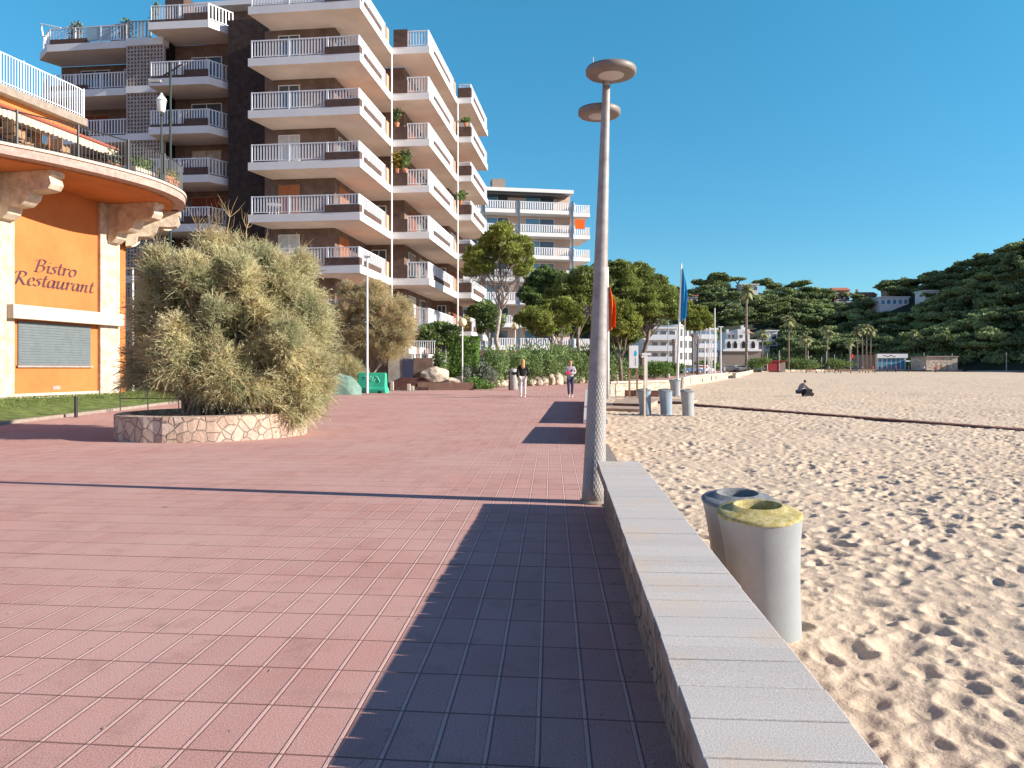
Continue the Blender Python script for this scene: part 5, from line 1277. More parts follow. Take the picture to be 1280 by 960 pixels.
# shrubs, in the order they stand along the garden edge
shrub(547, 470, 432, 45, 1.1, 'yellow green bush against the entrance wall', 'shrub', 41)
shrub(596, 478, 452, 45.5, 1.7, 'rounded grey green shrub below the clipped hedge', 'greyshrub', 42)
shrub(596, 489, 470, 44.3, 1.9, 'low bright green mound at the edge of the paving', 'hedge', 43, .055, 420, cl=[(-.3, 0, .25, .75, .5, .38), (.35, 0, .22, .6, .5, .35), (0, 0, .4, .55, .5, .32), (.75, 0, .1, .35, .4, .22)])
shrub(619, 475, 430, 47, 1.6, 'loose garden bush under the leaning pine, nearest the hedge', 'oleander', 44)
shrub(612, 478, 455, 46.3, 1.0, 'dry pinkish scrub between the boulders', 'greyshrub', 46, .05, 160)
for k, (px, yt, d, w, mt) in enumerate(((640, 428, 50, 2.2, 'oleander'), (656, 432, 51, 2.0, 'oleander'), (672, 427, 53, 2.4, 'oleander'), (690, 426, 55, 2.4, 'oleander'), (706, 428, 57, 2.3, 'shrub'), (722, 430, 58, 2.2, 'oleander'), (737, 426, 60, 2.4, 'shrub'))):
    shrub(px, 470, yt, d, w, ['oleander bush just left of the litter bin', 'oleander bush behind the walking woman', 'tall oleander between the two walkers', 'fullest oleander bush in the row', 'darker bush behind the person in lilac', 'oleander bush at the left edge of the tall lamp', 'dark bush hidden partly by the tall lamp'][k], mt, 50 + k, .08, 200)
for k, (px, yt, d, w) in enumerate(((768, 440, 62, 2.6), (782, 447, 66, 2.4), (815, 450, 78, 4.0), (834, 451, 86, 4.0))):
    shrub(px, 470, yt, d, w, ['loose shrub behind the orange flag pole', 'shrub left of the totem sign', 'left half of the low hedge under the white flats', 'right half of the low hedge under the white flats'][k], 'oleander' if k < 2 else 'hedge', 70 + k, .09, 150)
for k, (px, yt, d, w) in enumerate(((884, 448, 150, 5), (945, 446, 185, 6), (1000, 447, 196, 8), (1045, 447, 200, 8), (1150, 454, 222, 7))):
    shrub(px, 458, yt, d, w, ['dark shrub past the row of far flagpoles', 'round shrub beside the villa garage', 'dark shrubbery under the slim palms', 'shrubbery left of the palm cluster', 'clipped low hedge beside the beach restaurant'][k], 'shrub', 80 + k, .2, 30, z0=1.0)
# succulent on a stem
shrub(584, 470, 452, 44.8, .5, 'small grey succulent standing on a pale stem', 'greyshrub', 47, .05, 200)

# boulders
def boulder(px, py, d, w, h, lab, seed, grp='boulders along the garden edge', dz=0):
    rg = random.Random(seed); bm = bmesh.new(); bmesh.ops.create_icosphere(bm, subdivisions=3, radius=1)
    from mathutils import noise as nz
    for v in bm.verts:
        k = 1 + .35 * nz.noise(v.co * 1.1 + Vector((seed, 0, 0))) + .12 * nz.noise(v.co * 3 + Vector((0, seed, 0)))
        v.co = Vector((v.co.x * w / 2 * k, v.co.y * w / 2 * .8 * k, v.co.z * h / 2 * k * 1.05))
        v.co.z = max(v.co.z, -h * .4)
    me = bpy.data.meshes.new('boulder'); bm.to_mesh(me); bm.free(); me.materials.append(M['boulder'])
    o = link('boulder', me, None, (PX(px, d), d, gz(d) + h * .38 + dz), rg.uniform(0, 3)); tag(o, lab, 'boulder', grp); return o
boulder(543, 468, 43.9, 1.7, .95, 'largest smooth pale boulder above the entrance steps', 1, dz=.45)
boulder(563, 478, 44.4, 1.2, .5, 'flat boulder right of the largest one', 2, dz=.25); boulder(528, 474, 43.7, .8, .5, 'small dark boulder on the steps', 3, dz=.2)
boulder(575, 472, 45.2, .9, .5, 'boulder under the clipped hedge', 4, dz=.3)
rl = [(611, 1.0, .55), (622, .7, .5), (628, .8, .5), (634, .7, .6), (664, .7, .55), (671, .8, .7), (679, .9, .65), (688, .8, .85), (696, 1.1, 1.0), (706, .8, .7), (716, .7, .6), (724, .9, .8), (733, 1.0, .8), (741, .8, .7), (757, .9, .7), (768, .9, .7), (779, .9, .6)]
adj = ['pale', 'low', 'jagged', 'upright', 'cracked', 'blocky', 'rounded', 'tall', 'biggest', 'narrow', 'small', 'square', 'broad', 'leaning', 'dusty', 'squat', 'flat']
for k, (px, w, h) in enumerate(rl):
    t = (px - 640) / F
    y = next((yy_ for yy_ in np.arange(44, 120, .25) if tab(yy_, LB) / yy_ >= t), 60)
    y = max(45.2, y)
    where = 'at the foot of the grey shrub' if px < 625 else 'beside the litter bin' if px < 650 else 'between the two walkers' if px < 712 else 'just left of the tall lamp' if px < 745 else 'just right of the tall lamp'
    boulder(px, 0, y + .3, w, h, '%s cream boulder %s' % (adj[k], where), 10 + k)

# ================================================================== STREET FURNITURE
# tall double-disc lamp
LB0 = Vector((PX(742, 8.62), 8.62, 0)); lt = empty('street_lamp', LB0, 0, 'tall leaning steel lamp post with two round disc heads beside the wall', 'street lamp')
top = Vector((PX(758, 8.62) - LB0.x, 0, 4.72))
mb = MB(); K = 26; path = []; rad = []
for i in range(K + 1):
    t = i / K; path.append((top.x * t + .0, 0, top.z * t)); rad.append(lerp(.137, .042, t ** .8) if t > .0 else .14)
mb.tube(path, rad, 28)
def polemat():
    m, n, L, b = nodes_mat('galvanised_pole'); g = n.new('ShaderNodeNewGeometry'); P = g.outputs['Position']
    sp = n.new('ShaderNodeSeparateXYZ'); L.new(P, sp.inputs[0])
    at_ = n.new('ShaderNodeMath'); at_.operation = 'ARCTAN2'
    L.new(math_node(n, L, 'SUBTRACT', sp.outputs[0], math_node(n, L, 'MULTIPLY_ADD', sp.outputs[2], top.x / top.z, LB0.x)), at_.inputs[0]); L.new(math_node(n, L, 'SUBTRACT', sp.outputs[1], LB0.y), at_.inputs[1])
    a = math_node(n, L, 'MULTIPLY', at_.outputs[0], 10.0); z = math_node(n, L, 'MULTIPLY', sp.outputs[2], 75.0)
    z = math_node(n, L, 'MULTIPLY', sp.outputs[2], 40.0); d1 = math_node(n, L, 'ABSOLUTE', math_node(n, L, 'SINE', math_node(n, L, 'ADD', a, z))); d2 = math_node(n, L, 'ABSOLUTE', math_node(n, L, 'SINE', math_node(n, L, 'SUBTRACT', a, z)))
    dia = math_node(n, L, 'MINIMUM', d1, d2)
    zz = sp.outputs[2]; low = n.new('ShaderNodeMapRange'); L.new(zz, low.inputs[0]); low.inputs[1].default_value = 1.35; low.inputs[2].default_value = 1.45; low.inputs[3].default_value = 1; low.inputs[4].default_value = 0
    n1 = noise(n, L, P, 9, 5)
    c = ramp(n, L, n1, [(.3, (.23, .195, .18)), (.55, (.31, .28, .265)), (.75, (.38, .36, .345))])
    c = mixc(n, L, math_node(n, L, 'MULTIPLY', low.outputs[0], .55), c, mixc(n, L, ramp(n, L, dia, [(.15, (0, 0, 0)), (.5, (1, 1, 1))]), (.17, .155, .145), (.42, .40, .38)))
    L.new(c, b.inputs['Base Color']); b.inputs['Roughness'].default_value = .5; b.inputs['Metallic'].default_value = .0; b.inputs['Specular IOR Level'].default_value = .35
    h = math_node(n, L, 'MULTIPLY', dia, low.outputs[0]); bp = n.new('ShaderNodeBump'); bp.inputs['Strength'].default_value = .5; bp.inputs['Distance'].default_value = .006; L.new(h, bp.inputs['Height']); L.new(bp.outputs[0], b.inputs['Normal'])
    return m
PM = polemat()
mb.build('pole', PM, lt, smooth=True)
MB().lathe((0, 0, 0), [(.17, 0), (.17, .012), (.15, .03), (.14, .035)], 28).build('foot_flange', M['kerb'], lt)
MB().tube([(top.x, 0, 4.66), (top.x, -.05, 4.74), (top.x, -.2, 4.78)], .035, 10).build('arm', M['galv'], lt)
MB().tube([(top.x - .02, 0, 4.40), (top.x - .05, .14, 4.47), (top.x - .05, .22, 4.50)], .028, 10).build('arm', M['galv'], lt)
for (cx, cy, cz, r) in ((top.x + .02, -.24, 4.70, .275), (top.x - .05, .26, 4.42, .245)):
    h = MB().lathe((cx, cy, cz), [(r * .80, 0), (r * .93, .004), (r * .99, .02), (r, .06), (r * .97, .078), (r * .5, .10), (.02, .105)], 40).build('lamp_head', mat('lamp_head_bronze', (.20, .165, .145), .5, .1, 8, spec=.4), lt, smooth=True)
    MB().lathe((cx, cy, cz - .012), [(r * .38, 0), (r * .5, .008), (r * .52, .0115)], 32).build('lens', M['sill'], h, smooth=True)
MB().tube([(top.x - .17, -.2, 4.80), (top.x - .17, -.2, 4.92)], .004, 4).build('aerial', M['galv'], lt)

# thin white lamp post by the tamarisk tree
def thin_lamp(px, d, pyt, lab, arm=0.0, name='lamp_post', r=.06, m='white', head=True, grp=None, z0=None):
    z0 = gz(d) if z0 is None else z0; h = PZ(pyt, d) - z0; e = empty(name, (PX(px, d), d, z0), 0, lab, 'lamp post', grp)
    MB().tube([(0, 0, 0), (0, 0, h)], [r, r * .75], 8).build('pole', M[m], e)
    if head:
        w = arm or .35
        MB().box(min(0, w) - (.15 if not arm else 0), max(0, w) * (.5 if not arm else 1), -.09, .09, h + .001, h + .09).build('lamp_head', M['galv' if m == 'white' else 'iron'], e)
    return e
thin_lamp(459, 38.5, 322, 'thin white lamp post rising behind the green barrier')
thin_lamp(166, 33, 337, 'thin white post with an arm beside the bistro corner', -.4)
e = thin_lamp(213, 37.5, 78, 'tall dark street light above the bistro terrace', 0, 'street_light', .07, 'darkgreen', False, z0=.2)
hh = PZ(78, 37.5) - .2
MB().tube([(-.9 * .0 - .5, 0, hh - .75), (.55, 0, hh - .1)], .04, 6).build('arm', M['iron'], e)
MB().box(-1.0, -.45, -.08, .08, hh - .98, hh - .86).build('lamp_head', M['galv'], e)
# flag poles
def flagpole(px, pyb, pyt, d, z0, r, lab, flag=None, lean=0.0, fl=None):
    h = PZ(pyt, d) - z0; e = empty('flagpole', (PX(px, d), d, z0), 0, lab, 'flagpole')
    MB().tube([(0, 0, -.1), (lean * .5, 0, h * .5), (lean, 0, h)], [r, r * .85, r * .5], 10).build('pole', M['white'], e, smooth=True)
    MB().lathe((lean, 0, h), [(.02, 0), (.06, .04), (.02, .1)], 8).build('finial', M['white'], e)
    if flag:
        (mt, zt, zb, w) = flag; mb = MB(); nx_, nz_ = 9, 14; s = d / F
        for j in range(nz_ + 1):
            v_ = j / nz_; z = lerp(zt, zb, v_)
            ww = w * (math.sin(min(1, v_ * 1.6) * 1.57) ** .8) * (1 - .25 * v_) + .02
            for i in range(nx_ + 1):
                u = i / nx_; mb.v.append((lean * z / h + r * .8 + u * ww, .16 * math.sin(u * 9 + v_ * 2) * (.3 + u), z - .25 * u * (1 - v_) - .1 * math.sin(u * 6)))
        for j in range(nz_):
            for i in range(nx_):
                a = j * (nx_ + 1) + i; mb.f.append((a, a + 1, a + nx_ + 2, a + nx_ + 1)); mb.m.append(0)
        f_ = mb.build('flag', M[mt], e, smooth=True); so_ = f_.modifiers.new('s', 'SOLIDIFY'); so_.thickness = .01
    return e
d = 35; z0 = gz(35)
flagpole(759.5, 500, 336, d, z0, .085, 'pale flagpole flying an orange flag right of the tall lamp', ('flagorange', PZ(356, d) - z0, PZ(411, d) - z0, .33))
d = 50; z0 = sz(50)
flagpole(846, 490, 331, d, z0, .09, 'tall leaning white flagpole with a furled blue flag', ('flagblue', PZ(334, d) - z0, PZ(400, d) - z0, .40), lean=.3)
def plain_pole(px, pyt, d, lab, r=.05, m='white', z0=None, name='pole', T=False, grp=None):
    z0 = gz(d) if z0 is None else z0; h = PZ(pyt, d) - z0; e = empty(name, (PX(px, d), d, z0), 0, lab, 'post', grp)
    MB().tube([(0, 0, -.1), (0, 0, h)], [r, r * .8], 8).build('shaft', M[m], e)
    if T: MB().box(-.35, .35, -.06, .06, h + .001, h + .1).build('crossbar', M[m], e)
    else: MB().lathe((0, 0, h + .001), [(r, 0), (r * 1.2, .05), (r * .3, .12)], 8).build('cap', M[m], e)
    return e
plain_pole(856, 400, 60, 'slim grey pole right behind the blue flag', .05, 'galv', name='metal_pole')
plain_pole(835, 402, 85, 'slim pole between the totem sign and the blue flag', .05, 'galv', name='metal_pole')
for k, (px, yt, d) in enumerate(((881, 428, 100), (887, 410, 104), (889.5, 424, 108), (893.5, 386, 104), (901, 409, 98), (885, 436, 120))):
    plain_pole(px, yt, d, 'white pole at the bend, %s' % ['shorter one at its left end', 'second tallest one', 'stubby one in its middle', 'tallest one', 'last one at its right end with a crossbar', 'thinnest and lowest one'][k], .09 if k < 5 else .06, 'white', name='white_pole', T=(k == 4), grp='white poles at the bend of the promenade')
for k, (px, yt, d, T) in enumerate(((934, 440, 185, True), (959, 441, 190, True), (974, 438, 190, True), (1010, 438, 195, False), (1027, 446, 200, True), (1033, 439, 200, True), (1043, 443, 205, True), (1155, 441, 212, True), (1190, 442, 212, True), (1258, 441, 198, True))):
    thin_lamp(px, d, yt, 'far promenade lamp post, %s' % ['in front of the villa garage', 'between the villa and the red kiosk', 'beside the red kiosk', 'thick plain one left of the far people', 'short one under the dark palm', 'tall one under the dark palm', 'one just left of the palm cluster', 'one between the beach restaurant and the stone building', 'double headed one before the stone building', 'lone double headed one on the quay'][k], 0, 'lamp_post', .12, 'galv', T, 'lamp posts along the far promenade', z0=1.0)
# small flag by the palms
flagpole(1063.5, 457, 433, 205, 1.1, .08, 'far small pole with a little orange and red flag', ('flagorange', 4.6, 3.1, 1.0))

# totem sign
d = 41; s = d / F; z0 = sz(d) ; e = empty('totem_sign', (PX(792, d), d, z0), .0, 'upright white information panel with a turquoise leaf on two wooden legs', 'sign')
zt, zb = PZ(432, d) - z0, PZ(460, d) - z0
MB().box(-.24, .24, -.03, .03, zb, zt).build('panel', M['white'], e, bevel=.008)
for x in (-.235, .17): MB().box(x - .02, x + .07, .035, .12, -.2, zt + .02 if x < 0 else zb + .4).build('leg', M['wood'], e)
mb = MB(); lf = [(.10, 0), (.17, .1), (.17, .22), (.10, .36), (.04, .24), (.02, .1)]
mb.prism(lf, 0, .006, T=lambda x, y, z: (x, -.031 - z, (zb + zt) / 2 + .0 + y)); mb.build('leaf_mark', M['signblue'], e)
mb = MB()
for k in range(6): mb.box(.07, .12, -.036, -.031, (zb + zt) / 2 - .12 - k * .07, (zb + zt) / 2 - .08 - k * .07)
mb.build('print', M['signink'], e)
# white T sign behind
e = empty('direction_sign', (PX(808, 44), 44, sz(44)), 0, 'small white T shaped sign post behind the wooden stake', 'sign')
h = PZ(444, 44) - sz(44); MB().box(-.06, .06, -.03, .03, 0, h).build('post', M['white'], e); MB().box(-.26, .26, -.04, .04, h + .001, h + .13).build('panel', M['white'], e)
# wooden stake
d = 26.2; e = empty('wooden_stake', (PX(805.5, d), d, sz(d)), 0, 'thin pale wooden stake with a short crosspiece before the left bin', 'post')
h = PZ(446, d) - sz(d); MB().tube([(0, 0, -.2), (0, 0, h)], [.035, .03], 7).build('stake', M['palewood'], e); MB().box(-.10, .10, -.02, .02, h * .985, h * 1.02).build('crosspiece', M['white'], e)

# bins -----------------------------------------------------------------
def oval_bin(x, y, z, s, rz, body, lid, lab, grp, hole=True, rxt=.27, ryt=.235):
    e = empty('litter_bin', (x, y, z), rz, lab, 'bin', grp); H = .80 * s; mb = MB(); seg = 48; prof = []
    n = 14
    for i in range(n + 1):
        t = i / n; w = .80 + .20 * t ** 2.4 + .025 * (1 - t) ** 2; sh_ = .045 * (1 - t ** 1.5)
        prof.append((w, sh_, t * H))
    def pt(k, w, sh_, zz, rx=rxt, ry=ryt):
        a = 2 * math.pi * k / seg; c, q = math.cos(a), math.sin(a)
        # softly pinched oval
        px_ = rx * w * (abs(c) ** .9) * (1 if c > 0 else -1); py_ = ry * w * (abs(q) ** .95) * (1 if q > 0 else -1)
        return (px_ * s + sh_ * s, py_ * s, zz)
    for (w, sh_, zz) in prof:
        # top rim slopes gently, higher at the back
        for k in range(seg):
            p = pt(k, w, sh_, zz); tilt = (p[1] / (ryt * s)) * .035 * s * (zz / H) ** 3
            mb.v.append((p[0], p[1], zz + tilt))
    for i in range(n):
        for k in range(seg):
            k2 = (k + 1) % seg; mb.f.append((i * seg + k, i * seg + k2, (i + 1) * seg + k2, (i + 1) * seg + k)); mb.m.append(0)
    mb.build('body', M[body], e, smooth=True)
    # lid: ring with an oval opening
    lm = MB(); rings = [(1.02, -.008), (1.025, .006), (.97, .016), (.78, .022), (.58, .028), (.50, .05), (.455, .05), (.43, .03), (.42, -.10)]
    hx = .0
    for (w, dz) in rings:
        for k in range(seg):
            a = 2 * math.pi * k / seg; f_ = max(0, (1 - w) / .6); ex = rxt * w; ey = ryt * w
            x_ = ex * math.cos(a) * (1.22 if w < .6 else 1 + .22 * f_ * .6); y_ = ey * math.sin(a) + (.03 * f_)
            lm.v.append((x_ * s, y_ * s, H + dz * s + (y_ / ryt) * .035 * s))
    for i in range(len(rings) - 1):
        for k in range(seg):
            k2 = (k + 1) % seg; lm.f.append((i * seg + k, i * seg + k2, (i + 1) * seg + k2, (i + 1) * seg + k)); lm.m.append(0)
    l_ = lm.build('lid', M[lid], e, smooth=True)
    MB().lathe((0, .01 * s, H - .11 * s), [(rxt * .55 * s, 0), (rxt * .55 * s, .004)], 24, 1, .8).build('inner_bag', M['dark'], e)
    return e
oval_bin(PX(949, 5.05), 5.05, -.25, 1.0, .0, 'bin', 'lidyellow', 'large pale grey bin with a sandy yellow lid just over the wall', 'pair of recycling bins by the wall')
oval_bin(PX(926, 5.62), 5.66, -.27, 1.0, .15, 'bin', 'lidgrey', 'grey lidded bin half hidden behind the yellow lidded one', 'pair of recycling bins by the wall')
for k, (px, d, b, l) in enumerate(((805, 27.3, 'binblue', 'lidgrey'), (831.5, 27.2, 'binblue', 'lidgrey'), (859, 26.6, 'bin', 'lidgrey'))):
    o = oval_bin(PX(px, d), d, sz(d) - .05, 1.12, .3 * k, b, l, ['blue grey bin behind the thin wooden stake', 'middle blue grey bin of the three on the sand', 'palest bin, rightmost of the three on the sand'][k], 'three bins on the sand by the deck', rxt=.225, ryt=.2)
oval_bin(PX(843.5, 44), 44, sz(44), 1.1, 0, 'bin', 'lidgrey', 'small distant pale bin beside the foot of the blue flagpole', None, rxt=.3, ryt=.25)
# dark promenade litter bins
def post_bin(px, d, lab, h=1.25, w=.42):
    z0 = gz(d); e = empty('litter_bin', (PX(px, d), d, z0), 0, lab, 'bin')
    MB().lathe((0, 0, 0), [(w * .42, 0), (w * .5, .05), (w * .5, h - .15), (w * .45, h - .02), (w * .2, h)], 16).build('body', M['galv'], e, smooth=True)
    MB().box(-w * .52, -w * .1, -w * .3, w * .35, .04, h - .12).build('side_panel', M['black'], e); MB().box(-w * .2, w * .35, -w * .53, -w * .45, h * .72, h * .84).build('opening', M['dark'], e)
post_bin(641.5, 42.5, 'grey and black promenade bin just left of the walking woman', 1.2, .5)
post_bin(834.5, 82, 'dark slim promenade bin near the bend', 1.15, .5)
# green water barrier
d = 38.8; z0 = gz(d); e = empty('traffic_barrier', (PX(465.5, d), d, z0), -.12, 'bright green plastic water barrier scrawled with pale graffiti', 'barrier')
sec = [(-.30, 0), (-.30, .18), (-.22, .32), (-.14, .75), (-.09, 1.02), (.09, 1.02), (.14, .75), (.22, .32), (.30, .18), (.30, 0)]
mb = MB(); W_ = .76
for x, tw in ((-W_, 1), (-W_ + .05, 1), (W_ - .05, 1), (W_, 1)):
    k_ = .93 if abs(x) == W_ else 1
    for (y_, z_) in sec: mb.v.append((x * (1.03 if z_ < .3 else .96), y_ * k_, z_ * (k_ if z_ > .5 else 1)))
n_ = len(sec)
for i in range(3):
    for j in range(n_):
        a = i * n_ + j; b = i * n_ + (j + 1) % n_; mb.f.append((a, b, b + n_, a + n_)); mb.m.append(0)
mb.f += [tuple(range(n_))[::-1], tuple(3 * n_ + j for j in range(n_))]; mb.m += [0, 0]
mb.build('body', M['plasticgreen'], e, bevel=.02)
for x in (-.48, .46): MB().box(x - .1, x + .1, -.302, -.25, 0, .1).build('foot_notch', M['dark'], e)
grf = mat('faded_graffiti', (.22, .66, .48), .6)
mb = MB()
for pts in ([(-.42, .82), (-.30, .86), (-.28, .74), (-.38, .68)], [(-.2, .7), (-.12, .84), (-.02, .8), (-.05, .7), (-.16, .76)], [(.05, .66), (.1, .82), (.02, .78)], [(.2, .85), (.3, .8), (.38, .68), (.44, .55)], [(-.0, .62), (.12, .6), (.22, .72)]):
    P_ = [(x, lerp(-.225, -.095, (z_ - .32) / .7) - .004, z_) for x, z_ in pts]; mb.tube(P_, .018, 5)
mb.build('graffiti', grf, e)
# rocks/green tarpaulin heap left of the barrier
e = empty('covered_mound', (PX(420, 36.5), 37.2, gz(37)), 0, 'pale green tarpaulin covered mound behind the tamarisk foliage', 'covered boat')
bm = bmesh.new(); bmesh.ops.create_icosphere(bm, subdivisions=3, radius=1)
from mathutils import noise as nzm
for v in bm.verts: v.co = Vector((v.co.x * 1.1, v.co.y * .6, max(-.05, v.co.z * 1.0)) ) * (1 + .08 * nzm.noise(v.co * 2))
me = bpy.data.meshes.new('tarpaulin'); bm.to_mesh(me); bm.free(); me.materials.append(mat('green_tarpaulin', (.15, .24, .19), .7, .15, 4)); link('tarpaulin', me, e)
# iron bollard on the lawn edge and low fence
e = empty('iron_bollard', (PX(95, 22.8), 22.8, .03), 0, 'short black iron bollard at the lawn edge', 'bollard')
MB().lathe((0, 0, 0), [(.055, 0), (.05, .02), (.05, .6), (.056, .62), (.04, .66)], 12).build('post', M['iron'], e)
e = empty('low_fence', (PX(185, 25), 25, gz(25) + .05), 0, 'low dark rail fence between the lawn and the tamarisk', 'fence')
for x in (-.9, 0, 1.0, 2.0): MB().tube([(x, 0, 0), (x, 0, .8)], .02, 6).build('post', M['iron'], e)
for z in (.4, .78): MB().tube([(-.9, 0, z), (2.0, 0, z)], .015, 5).build('rail', M['iron'], e)
# globe lamps
def globe_lamp(px, py, d, lab, z0, r=.2):
    z = PZ(py, d) - z0; e = empty('globe_lamp', (PX(px, d), d, z0), 0, lab, 'garden lamp')
    MB().tube([(0, 0, 0), (0, 0, z - r)], .04, 8).build('post', M['white'], e)
    bm = bmesh.new(); bmesh.ops.create_uvsphere(bm, u_segments=20, v_segments=14, radius=r); me = bpy.data.meshes.new('globe'); bm.to_mesh(me); bm.free(); me.materials.append(M['globe'])
    for p in me.polygons: p.use_smooth = True
    link('globe', me, e, (0, 0, z))
globe_lamp(578, 403, 44.8, 'cream globe lamp above the clipped hedge', .5, .25); globe_lamp(644, 408, 56, 'cream globe lamp behind the small bright pine', .5, .25); globe_lamp(701, 419, 59, 'cream globe lamp above the oleanders', .5, .2)
# timber decks, steps and the board walk over the sand
dk = empty('timber_deck', (PX(775, 31), 31, -.02), 0, 'weathered timber deck steps leading from the promenade to the sand', 'deck')
def flat(poly, z0_, z1_): return MB().prism([(x - dk.location.x, y - dk.location.y) for x, y in poly], z0_ + .02, z1_ + .02)
flat([(PX(757, 29.2), 29.2), (PX(800, 28.6), 28.6), (PX(806, 30.5), 30.5), (PX(759, 31.4), 31.4)], -.25, -.0).build('deck_board', M['deck'], dk)
flat([(PX(766, 31.5), 31.5), (PX(812, 30.6), 30.6), (PX(822, 34), 34), (PX(770, 35.5), 35.5)], -.25, .10).build('deck_board', M['deck'], dk)
flat([(PX(778, 36), 36), (PX(862, 34.4), 34.4), (PX(872, 37), 37), (PX(780, 39.5), 39.5)], -.25, .03).build('deck_board', M['deck'], dk)
for (a, b, ya, yb_, z_) in ((766, 812, 31.48, 30.58, .099), (778, 862, 35.98, 34.38, .03)):
    x0, x1 = PX(a, ya), PX(b, yb_); mb = MB(); mb.add([(x0 - dk.location.x, ya - 31, -.2), (x1 - dk.location.x, yb_ - 31, -.2), (x1 - dk.location.x, yb_ - 31, z_ - .02), (x0 - dk.location.x, ya - 31, z_ - .02), (x0 - dk.location.x, ya - .03 - 31, -.2), (x1 - dk.location.x, yb_ - .03 - 31, -.2), (x1 - dk.location.x, yb_ - .03 - 31, z_ - .02), (x0 - dk.location.x, ya - .03 - 31, z_ - .02)], [(4, 5, 6, 7), (3, 7, 6, 2), (0, 3, 2, 1)]); mb.build('riser', M['rust'], dk)
for k, (px, y) in enumerate(((789, 43.3), (815, 42.8), (832, 46.0))):
    e = MB().box(-.35 + .1 * k, .35, -.15, .15, 0, .35).build('rust_box', M['rust'], loc=(PX(px, y), y, sz(y))); tag(e, ['low rust brown block at the foot of the totem sign', 'rust brown block against the cream wall behind the bins', 'small dark block in the cream wall corner'][k], 'block')
# board walk
def walk(a, b, w, n):
    A = Vector(a); B = Vector(b); d_ = (B - A); L_ = d_.length; d_.normalize(); nn = Vector((-d_.y, d_.x)); mb = MB(); bw = L_ / n
    for k in range(n):
        l0 = k * bw + .012; l1 = (k + 1) * bw - .012; c_ = [A + d_ * l + nn * q for l, q in ((l0, -w / 2), (l1, -w / 2), (l1, w / 2), (l0, w / 2))]
        zc = lerp(sz(A.y), sz(B.y), (k + .5) / n) + .06 + .006 * math.sin(k * 1.3)
        mb.add([(c.x, c.y, zc) for c in c_] + [(c.x, c.y, zc - .12) for c in c_], [(0, 1, 2, 3), (4, 5, 1, 0), (5, 6, 2, 1), (6, 7, 3, 2), (7, 4, 0, 3)])
    return mb
o = walk((PX(862, 33.8), 33.8), (PX(1330, 19.9) + 3.28, 12.9), .40, 225).build('board_walk', M['rust']); tag(o, 'narrow dark reddish board walk crossing the sand', 'board walk')

# needles and twigs blown over the paving
rg = np.random.default_rng(77); n = 520; yv = 2.6 + 13 * rg.random(n) ** 1.3; xv = np.empty(n)
nearw = rg.random(n) < .45
for i in range(n): xv[i] = wallx(yv[i]) - abs(rg.normal()) * .10 - .03 if nearw[i] else rg.uniform(-9, wallx(yv[i]) - .1)
cc = np.stack([xv, yv, np.full(n, .006)], 1); ax = np.stack([rg.normal(size=n), rg.normal(size=n), np.zeros(n)], 1)
v, f = leaves(cc, .022, rg, .10, ax, .05); v[:, 2] = .004 + .006 * rg.random(len(v))
tag(link('fallen_needles', npmesh('fallen_needles', v, f, M['twig'])), 'fallen pine needles and twigs blown over the red paving', 'debris', kind='stuff')
# ================================================================== CARS by the far bend
def car(px, d, rz, mt, lab):
    z0 = gz(d); e = empty('parked_car', (PX(px, d), d, z0), rz, lab, 'car', 'cars parked past the bend')
    body = [(-2.1, .3), (2.1, .3), (2.15, .75), (1.3, .88), (.75, 1.38), (-1.2, 1.42), (-1.9, .95), (-2.12, .85)]
    MB().prism(body, -.85, .85, T=lambda x, y, z: (x, z, y)).build('body', M[mt], e, bevel=.08)
    for sg in (-1, 1):
        MB().prism([(-1.65, .95), (1.05, .95), (.7, 1.3), (-1.15, 1.33)], 0, .012, T=lambda x, y, z: (x, sg * .852 + sg * z, y)).build('side_window', M['glass'], e)
    for x in (-1.3, 1.35):
        for sg in (-1, 1):
            w_ = MB().tube([(x, sg * .7, .32), (x, sg * .89, .32)], .32, 16).build('wheel', M['tyre'], e); MB().tube([(x, sg * .891, .32), (x, sg * .9, .32)], .19, 12).build('rim', M['galv'], w_)
    for sg in (-1, 1): MB().box(2.1, 2.16, sg * .6 - .15, sg * .6 + .15, .58, .72).build('headlight', M['lantern'], e)
car(863, 128, .4, 'car2', 'blue parked car behind the person in red'); car(876, 135, .2, 'car1', 'white parked car right of the person in red'); car(912, 186, 0, 'car3', 'grey parked car under the villa garage, at its left'); car(926, 187, .1, 'car1', 'white parked car under the villa garage'); car(944, 188, 0, 'car2', 'dark blue parked car left of the red kiosk')

# ================================================================== PEOPLE
def skin_mesh(name, joints, edges, radii, m, sub=2, parent=None):
    me = bpy.data.meshes.new(name); me.from_pydata([joints[k] for k in joints], [(list(joints).index(a), list(joints).index(b)) for a, b in edges], [])
    o = bpy.data.objects.new(name, me); COL.objects.link(o)
    sk = o.modifiers.new('skin', 'SKIN'); sk.use_smooth_shade = True
    for i, k in enumerate(joints):
        r = radii[k]; me.skin_vertices[0].data[i].radius = r if hasattr(r, '__len__') else (r, r)
        me.skin_vertices[0].data[i].use_root = (i == 0)
    sb = o.modifiers.new('sub', 'SUBSURF'); sb.levels = sub; sb.render_levels = sub
    dg = bpy.context.evaluated_depsgraph_get(); dg.update(); ev = o.evaluated_get(dg); nm = bpy.data.meshes.new_from_object(ev)
    bpy.data.objects.remove(o); nm.materials.clear(); nm.materials.append(m)
    for p in nm.polygons: p.use_smooth = True
    return link(name, nm, parent)
